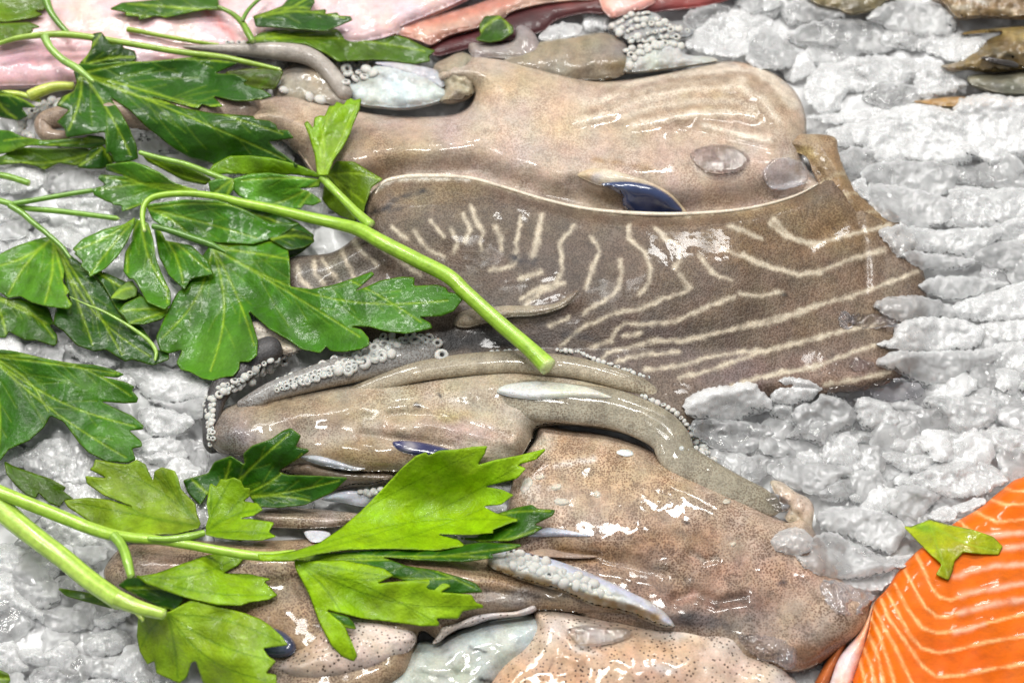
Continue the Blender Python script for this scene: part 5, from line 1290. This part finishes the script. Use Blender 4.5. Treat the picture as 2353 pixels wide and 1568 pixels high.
# -- sprig A over them
leaf(sA, P('00', '-60,-60 320,-60 325,50 290,75 240,75 305,100 230,125 100,145 20,155 -60,150'), pt('00', '300,0'), [pt('00', '-40,60'), pt('00', '40,150')], (88, 116, 22), top=False, gap=22)
leaf(sA, P('00', '-60,158 20,160 200,152 290,185 220,200 230,215 130,260 60,285 0,300 -60,312'), pt('00', '-60,170'), [pt('00', '280,185'), pt('00', '60,280')], (84, 112, 24), top=False, gap=20)
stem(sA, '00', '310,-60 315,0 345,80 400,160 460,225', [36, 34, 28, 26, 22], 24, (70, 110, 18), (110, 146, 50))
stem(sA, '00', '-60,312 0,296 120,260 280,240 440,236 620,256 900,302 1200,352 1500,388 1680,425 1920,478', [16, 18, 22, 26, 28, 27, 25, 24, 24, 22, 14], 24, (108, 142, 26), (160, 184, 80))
leaf(sA, P('00', '540,430 590,380 620,330 632,228 690,218 730,270 760,300 830,295 840,325 915,345 935,400 880,440 760,470 640,480'), pt('00', '560,450'), [pt('00', '690,230'), pt('00', '925,390')], (28, 64, 8), gap=14)
leaf(sA, P('00', '540,430 640,440 800,420 990,420 1150,405 1390,380 1420,402 1540,415 1625,430 1560,460 1465,500 1600,505 1690,545 1660,570 1790,610 1858,655 1800,675 1700,690 1600,690 1450,655 1525,730 1430,730 1375,712 1345,742 1180,700 1040,662 1090,675 1250,735 1450,770 1725,790 1740,812 1830,820 1880,850 1890,885 1960,885 1985,920 2010,940 1830,965 1875,1010 2040,1130 1800,1195 1490,1178 1440,1110 1300,1080 1180,1010 1000,870 880,750 750,665 820,760 880,870 930,990 942,1080 880,1102 780,1112 750,1040 720,1050 715,900 640,910 450,940 440,880 385,830 470,750 380,720 420,660 500,620 522,560 500,490'),
     pt('00', '560,500'), [pt('00', '1840,660'), pt('00', '2000,1110'), pt('00', '1980,930'), pt('00', '900,1080'), pt('00', '400,720'), pt('00', '1600,430'), pt('00', '460,900'), pt('00', '1510,725')], (38, 84, 12), gap=20, gloss=.5,
     blobs=[(250, 260, 40, 60, (54, 104, 34), .6), (520, 300, 70, 40, (52, 100, 20), .5)])
stem(sA, '00', '300,245 345,330 430,410 530,470 640,560', [34, 30, 30, 30, 14], 26, (98, 140, 34), (160, 190, 100))

# -- sprig D
leaf(sD, P('00', '950,1035 1100,1080 1300,1140 1440,1220 1400,1262 1250,1232 1100,1150 1000,1100'), pt('00', '1420,1240'), [pt('00', '960,1040')], (80, 116, 22), gap=12)
stem(sD, '00', '940,1035 1080,1075 1250,1115 1400,1170 1540,1225 1700,1270', [18, 20, 22, 24, 24, 22], 16, (98, 140, 24), (150, 184, 80))
leaf(sD, P('10', '460,1180 520,1095 640,1100 720,1150 840,1220 760,1275 735,1350 715,1400 700,1480 640,1510 540,1470 470,1420 420,1360 440,1230'), pt('10', '470,1190'), [pt('10', '830,1225'), pt('10', '640,1490'), pt('10', '710,1380')], (92, 124, 26), gap=10, gloss=.5, blobs=[(570, 500, 20, 30, (60, 60, 30), .5)])
leaf(sD, P('F', '510,465 600,478 680,508 722,540 715,562 690,582 640,604 600,590 550,570 515,540'), P('F', '520,480')[0], [P('F', '715,552')[0], P('F', '640,598')[0]], (34, 80, 16), gap=14)
leaf(sD, P('01', '1430,150 1350,260 1300,380 1200,480 1120,640 1060,780 1090,870 1150,890 1240,862 1200,950 1230,1000 1290,1012 1380,1062 1450,1072 1520,1050 1590,1042 1630,990 1632,945 1700,945 1752,900 1755,800 1720,680 1692,600 1830,720 1970,800 2050,860 2180,886 2220,842 2250,872 2330,880 2450,862 2515,832 2510,780 2460,722 2392,706 2510,706 2630,740 2760,755 2850,740 2946,716 2930,680 2860,640 3000,636 3090,600 3150,520 3110,480 3050,470 3040,440 2970,418 2820,428 2822,370 2730,365 2590,390 2500,430 2420,462 2550,352 2530,330 2420,370 2270,420 2120,450 1975,432 1975,300 1965,200 1940,100 1850,60 1640,90'),
     pt('01', '1450,170'), [pt('01', '1420,1040'), pt('01', '3120,520'), pt('01', '2490,800'), pt('01', '1080,800'), pt('01', '1740,860'), pt('01', '2920,710'), pt('01', '1950,120'), pt('01', '2820,380')], (58, 114, 20), gap=20, gloss=.5, wave=6,
     blobs=[(490, 800, 100, 50, (82, 132, 66), .75), (700, 745, 80, 30, (58, 112, 20), .7), (850, 700, 60, 20, (48, 100, 20), .6), (560, 600, 80, 40, (62, 116, 16), .6), (800, 760, 70, 20, (74, 124, 56), .7)])
leaf(sD, P('11', '190,190 300,170 370,130 362,90 270,50 100,60 60,110'), pt('11', '80,110'), [pt('11', '360,110')], (30, 70, 16), gap=10)
leaf(sD, P('00', '1410,1300 1300,1280 1180,1240 1100,1180 1000,1130 900,1098 720,1120 720,1160 850,1200 690,1188 660,1210 720,1260 620,1288 640,1330 720,1370 765,1385 750,1392 825,1402 830,1445 930,1410 1000,1380 1100,1330 1250,1310'), pt('00', '1400,1305'), [pt('00', '720,1130'), pt('00', '640,1300'), pt('00', '840,1430'), pt('00', '680,1200')], (66, 118, 34), gap=18, gloss=.9, blobs=[(340, 400, 60, 16, (84, 134, 70), .5)])
leaf(sD, P('00', '1560,1062 1700,1058 1850,1075 2023,1120 2150,1170 2200,1215 2000,1190 1800,1195 1620,1185 1400,1190 1450,1120'), pt('00', '2200,1210'), [pt('00', '1480,1130'), pt('00', '1600,1170')], (104, 150, 28), gap=14, gloss=.4)
leaf(sD, P('10', '-180,1215 -60,1180 60,1175 200,1195 420,1222 402,1275 270,1285 330,1300 402,1350 422,1372 360,1402 300,1392 280,1422 200,1422 100,1402 30,1425 -60,1385 -150,1330 -210,1270'), pt('10', '420,1215'), [pt('10', '-150,1230'), pt('10', '30,1410'), pt('10', '400,1370'), pt('10', '260,1410')], (76, 136, 50), gap=20, gloss=.9, blobs=[(550, 420, 60, 14, (98, 158, 80), .7)])
leaf(sD, P('00', '1415,1235 1480,1215 1595,1220 1590,1290 1550,1352 1500,1345 1430,1310'), pt('00', '1590,1220'), [pt('00', '1450,1320'), pt('00', '1540,1340')], (66, 120, 64), gap=14, gloss=1)
leaf(sD, P('F', '335,470 420,458 500,460 560,480 622,512 692,512 640,545 580,562 500,558 440,550 390,532 350,505'), P('F', '338,478')[0], [P('F', '600,550')[0], P('F', '680,515')[0], P('F', '440,545')[0]], (60, 118, 20), gap=16, gloss=1)
leaf(sD, P('01', '1040,0 1100,60 1130,120 1300,150 1420,260 1455,355 1300,382 1255,455 1150,360 1080,230'), pt('01', '1030,0'), [pt('01', '1440,340'), pt('01', '1250,430')], (60, 116, 26), gap=18, gloss=1)
leaf(sD, P('01', '920,-30 890,130 850,200 838,330 882,385 905,380 942,430 1000,540 1120,592 1162,560 1162,470 1100,340 1062,240 1042,100 1010,0'), pt('01', '960,-40'), [pt('01', '1140,570'), pt('01', '870,350'), pt('01', '1150,470')], (64, 118, 26), gap=24, gloss=.6)
leaf(sD, P('01', '920,-40 840,10 700,45 560,108 488,180 520,200 490,196 562,262 545,300 600,335 612,372 650,350 720,310 800,230 865,130 915,20'), pt('01', '930,-40'), [pt('01', '500,190'), pt('01', '605,365')], (68, 124, 28), gap=22, gloss=.9)
stem(sD, '01', '1030,20 1150,50 1300,100 1440,150 1540,200', [20, 24, 26, 26, 10], 18, (62, 104, 20), (96, 136, 50))
stem(sD, '10', '415,1200 480,1270 560,1350 660,1450 760,1540', [30, 30, 30, 34, 40], 24, (122, 164, 26), (164, 196, 80))
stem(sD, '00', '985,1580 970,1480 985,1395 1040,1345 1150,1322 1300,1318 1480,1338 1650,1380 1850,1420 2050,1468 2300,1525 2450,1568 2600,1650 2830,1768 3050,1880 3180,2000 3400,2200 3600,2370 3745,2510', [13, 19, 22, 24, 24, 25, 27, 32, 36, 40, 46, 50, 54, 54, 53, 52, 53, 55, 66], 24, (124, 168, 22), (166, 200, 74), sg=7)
leaf(sD, P('10', '388,1195 370,1050 330,920 298,840 322,822 362,872 370,800 410,785 440,790 470,720 500,720 522,690 570,712 590,680 622,668 642,682 692,668 680,740 630,860 610,920 560,1010 502,1090 462,1195'), pt('10', '425,1200'), [pt('10', '320,840'), pt('10', '400,800'), pt('10', '510,710'), pt('10', '670,690')], (116, 156, 28), gap=30, gloss=.3, zt=(0, -.25), blobs=[(615, 300, 20, 30, (140, 170, 60), .6), (680, 250, 14, 16, (66, 112, 24), .8)])

# -- sprig F
leaf(sF, P('02', '25,55 90,90 200,130 350,180 455,240 430,262 512,322 440,328 402,372 330,342 262,275 245,312 180,290 110,230 45,150'), pt('02', '30,60'), [pt('02', '490,315'), pt('02', '250,300'), pt('02', '400,360')], (62, 92, 14), top=False, gap=16)
leaf(sF, P('01', '-80,850 100,870 300,920 500,955 650,965 750,990 852,1030 800,1052 700,1045 850,1080 916,1112 900,1140 942,1190 932,1222 850,1228 690,1215 800,1265 900,1310 980,1380 972,1406 880,1412 960,1480 972,1520 900,1535 926,1610 870,1632 720,1622 600,1560 540,1500 430,1350 345,1312 300,1390 200,1480 60,1540 0,1620 -80,1680'), pt('01', '-80,900'),
     [pt('01', '840,1030'), pt('01', '930,1200'), pt('01', '970,1395'), pt('01', '900,1620'), pt('01', '-20,1640'), pt('01', '340,1300')], (50, 102, 12), gap=24, gloss=.25, wave=8, blobs=[(60, 960, 70, 60, (40, 90, 12), .7), (220, 880, 60, 20, (72, 124, 44), .6), (280, 1000, 60, 40, (70, 124, 24), .5)])

# -- sprig H and G
leaf(sH, P('F', '420,1102 478,1086 492,1060 530,1046 562,1066 558,1042 580,1022 622,1008 650,988 668,982 692,1000 680,1026 716,1032 690,1050 640,1082 660,1090 730,1092 802,1096 790,1106 765,1130 700,1160 640,1166 590,1164 560,1120 480,1132 460,1160 430,1130'), P('F', '500,1150')[0],
     [P('F', '670,990')[0], P('F', '700,1035')[0], P('F', '790,1100')[0], P('F', '720,1150')[0], P('F', '440,1100')[0], P('F', '530,1055')[0]], (34, 82, 12), gap=20, gloss=.3)
leaf(sG, P('02', '380,918 450,928 620,955 780,1050 760,1062 600,1020 450,978'), pt('02', '780,1050'), [pt('02', '395,922')], (58, 96, 20), gap=18)
leaf(sG, P('12', '1480,575 1600,420 1750,372 1850,354 1890,382 2015,390 1990,432 1870,490 1932,512 1850,560 1700,602 1500,608 1300,580'), pt('12', '1300,580'), [pt('12', '2005,400'), pt('12', '1910,510')], (48, 96, 24), gap=16)
leaf(sG, P('12', '250,715 350,690 500,680 800,655 1210,655 1500,608 1812,625 1700,668 1570,695 1612,715 1400,746 1100,735 830,710 1000,770 1200,800 1370,850 1470,890 1522,952 1350,960 1230,958 1000,880 700,790 400,745 260,735'), pt('12', '260,722'), [pt('12', '1800,630'), pt('12', '1600,712'), pt('12', '1510,945'), pt('12', '1360,855')], (42, 92, 18), gap=18, gloss=.3)
leaf(sG, P('12', '440,1075 600,1115 640,1160 658,1205 575,1192'), pt('12', '440,1080'), [pt('12', '650,1195')], (44, 92, 18), gap=18)
leaf(sG, P('02', '800,905 870,850 990,848 1000,870 1100,878 1210,902 1230,960 1262,975 1200,1085 1100,1062 950,985'), pt('02', '860,920'), [pt('02', '1220,930'), pt('02', '1190,1070')], (36, 84, 18), gap=20, gloss=.4)
leaf(sG, P('02', '1350,520 1200,556 1000,562 800,552 650,502 550,430 460,372 432,325 600,306 750,320 905,372 700,290 590,212 578,158 725,175 600,112 632,98 648,45 800,75 872,80 930,48 990,80 1012,130 1042,192 1050,130 1100,98 1190,125 1212,170 1232,250 1330,350 1342,420 1368,485'), pt('02', '1370,500'),
     [pt('02', '440,328'), pt('02', '600,170'), pt('02', '640,60'), pt('02', '930,60'), pt('02', '1100,110'), pt('02', '1200,160')], (122, 152, 54), top=False, gap=22, gloss=.25, blobs=[(330, 1110, 50, 30, (112, 142, 20), .7), (400, 1180, 50, 30, (136, 166, 84), .6)])
leaf(sG, P('02', '1400,500 1420,440 1405,350 1430,205 1470,232 1500,180 1550,182 1590,168 1640,190 1662,240 1702,240 1700,300 1660,330 1752,345 1792,390 1730,430 1640,450 1700,450 1872,475 1830,540 1888,572 1780,600 1600,596 1480,582 1400,562'), pt('02', '1400,545'),
     [pt('02', '1580,175'), pt('02', '1440,215'), pt('02', '1780,390'), pt('02', '1870,560'), pt('02', '1690,260')], (122, 162, 30), top=False, gap=26, gloss=.2)
leaf(sG, P('02', '940,1108 930,1250 950,1352 1002,1442 1050,1420 1062,1500 1150,1540 1220,1572 1272,1530 1302,1430 1332,1420 1380,1568 1450,1640 1600,1660 1800,1640 1885,1580 1880,1510 1810,1500 1880,1420 1830,1388 1790,1332 1962,1312 1920,1250 1830,1170 1770,1130 1660,1090 1500,1050 1300,1000 1150,1085'), pt('02', '1140,1100'),
     [pt('02', '1210,1550'), pt('02', '1850,1560'), pt('02', '1940,1305'), pt('02', '960,1330'), pt('02', '1860,1420')], (124, 158, 44), top=False, gap=26, gloss=.2, blobs=[(520, 1440, 60, 40, (118, 146, 18), .7), (620, 1480, 60, 40, (136, 172, 84), .5), (420, 1440, 50, 30, (140, 170, 90), .6)])
leaf(sG, P('02', '905,830 960,838 1060,822 1200,770 1400,700 1600,668 1682,700 1620,770 1520,820 1700,825 1852,862 1800,880 1892,972 1830,1002 1700,1020 1640,1042 1480,1040 1250,985 1000,900'), pt('02', '915,835'), [pt('02', '1660,690'), pt('02', '1880,970'), pt('02', '1640,1030'), pt('02', '1830,865')], (124, 162, 36), top=False, gap=28, gloss=.2, blobs=[(520, 1420, 40, 12, (110, 130, 10), .7)])
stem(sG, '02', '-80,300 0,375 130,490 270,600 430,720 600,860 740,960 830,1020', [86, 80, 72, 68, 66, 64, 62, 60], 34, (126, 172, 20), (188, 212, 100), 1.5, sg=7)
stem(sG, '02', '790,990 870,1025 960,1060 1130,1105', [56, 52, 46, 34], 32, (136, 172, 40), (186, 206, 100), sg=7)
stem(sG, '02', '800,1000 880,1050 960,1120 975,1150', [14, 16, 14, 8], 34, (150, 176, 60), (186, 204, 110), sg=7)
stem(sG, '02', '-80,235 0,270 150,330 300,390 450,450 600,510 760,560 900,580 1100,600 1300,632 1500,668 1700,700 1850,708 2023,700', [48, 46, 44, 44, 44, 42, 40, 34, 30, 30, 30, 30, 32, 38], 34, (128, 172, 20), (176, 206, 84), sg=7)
stem(sG, '02', '770,560 820,620 850,680 870,750 895,850', [34, 32, 32, 32, 24], 28, (106, 150, 24), (150, 184, 70), sg=7)
stem(sG, '02', '1000,585 1150,590 1280,575 1400,545', [14, 22, 28, 20], 28, (110, 150, 28), (150, 184, 70), sg=7)
leaf(sG, P('12', '230,725 300,740 440,735 560,730 720,760 850,790 912,838 800,890 1000,870 1150,860 1312,905 1230,950 1440,965 1470,1020 1552,1050 1380,1080 1350,1132 1200,1130 1232,1178 1100,1182 950,1160 700,1130 450,1070 572,1172 622,1280 662,1380 640,1422 560,1390 480,1310 400,1150 330,960 240,790'), pt('12', '240,740'),
     [pt('12', '900,840'), pt('12', '1540,1050'), pt('12', '640,1410'), pt('12', '1220,1170'), pt('12', '1300,910')], (132, 172, 26), top=False, gap=26, gloss=.12, blobs=[(960, 1400, 100, 24, (150, 188, 76), .75), (820, 1370, 70, 30, (116, 160, 14), .6)])
leaf(sG, P('12', '-20,690 100,690 250,665 400,615 550,515 700,385 830,250 960,110 1060,22 1130,-4 1145,20 1220,-15 1330,-20 1450,-40 1548,-45 1530,10 1482,85 1600,50 1760,20 1962,-32 1880,50 1760,85 1812,108 1750,180 1530,232 1650,252 1728,290 1642,356 1522,366 1602,410 1782,460 1700,482 1580,530 1612,545 1430,562 1208,556 1350,590 1402,636 1212,668 900,656 600,662 400,692 200,740 0,742'), pt('12', '150,715'),
     [pt('12', '1950,-25'), pt('12', '1720,290'), pt('12', '1770,460'), pt('12', '1390,632'), pt('12', '1120,10'), pt('12', '1530,-30')], (134, 176, 24), top=False, gap=34, gloss=.12, vk=.7, wave=8, blobs=[(1130, 1250, 70, 14, (152, 190, 70), .7), (1040, 1090, 80, 16, (148, 188, 60), .6), (1230, 1240, 90, 30, (122, 164, 10), .6)])

# -- scraps
s2 = leaf(None, P('32', '1085,500 1140,505 1270,455 1400,490 1550,520 1700,570 1770,640 1740,700 1600,690 1500,680 1440,740 1430,800 1400,872 1310,832 1350,760 1280,700 1200,620'), pt('32', '1270,480'), [pt('32', '1750,670'), pt('32', '1390,850'), pt('32', '1110,505')], (160, 176, 6), gap=6, gloss=1, wave=9, sg=3, name='parsley_scrap', blobs=[(2130, 1215, 30, 16, (110, 160, 16), .8), (2220, 1255, 40, 20, (150, 136, 4), .7), (2180, 1310, 20, 20, (150, 140, 6), .6)])
tag(s2, 'wet yellow green parsley scrap stuck on the edge of the salmon fillet', 'parsley')
s3 = leaf(None, P('02', '-60,1470 0,1478 60,1505 72,1550 40,1600 -60,1620'), pt('02', '-60,1540'), [pt('02', '65,1540')], (84, 116, 14), gap=10, name='parsley_scrap')
tag(s3, 'parsley leaf tip poking in at the bottom left corner', 'parsley')
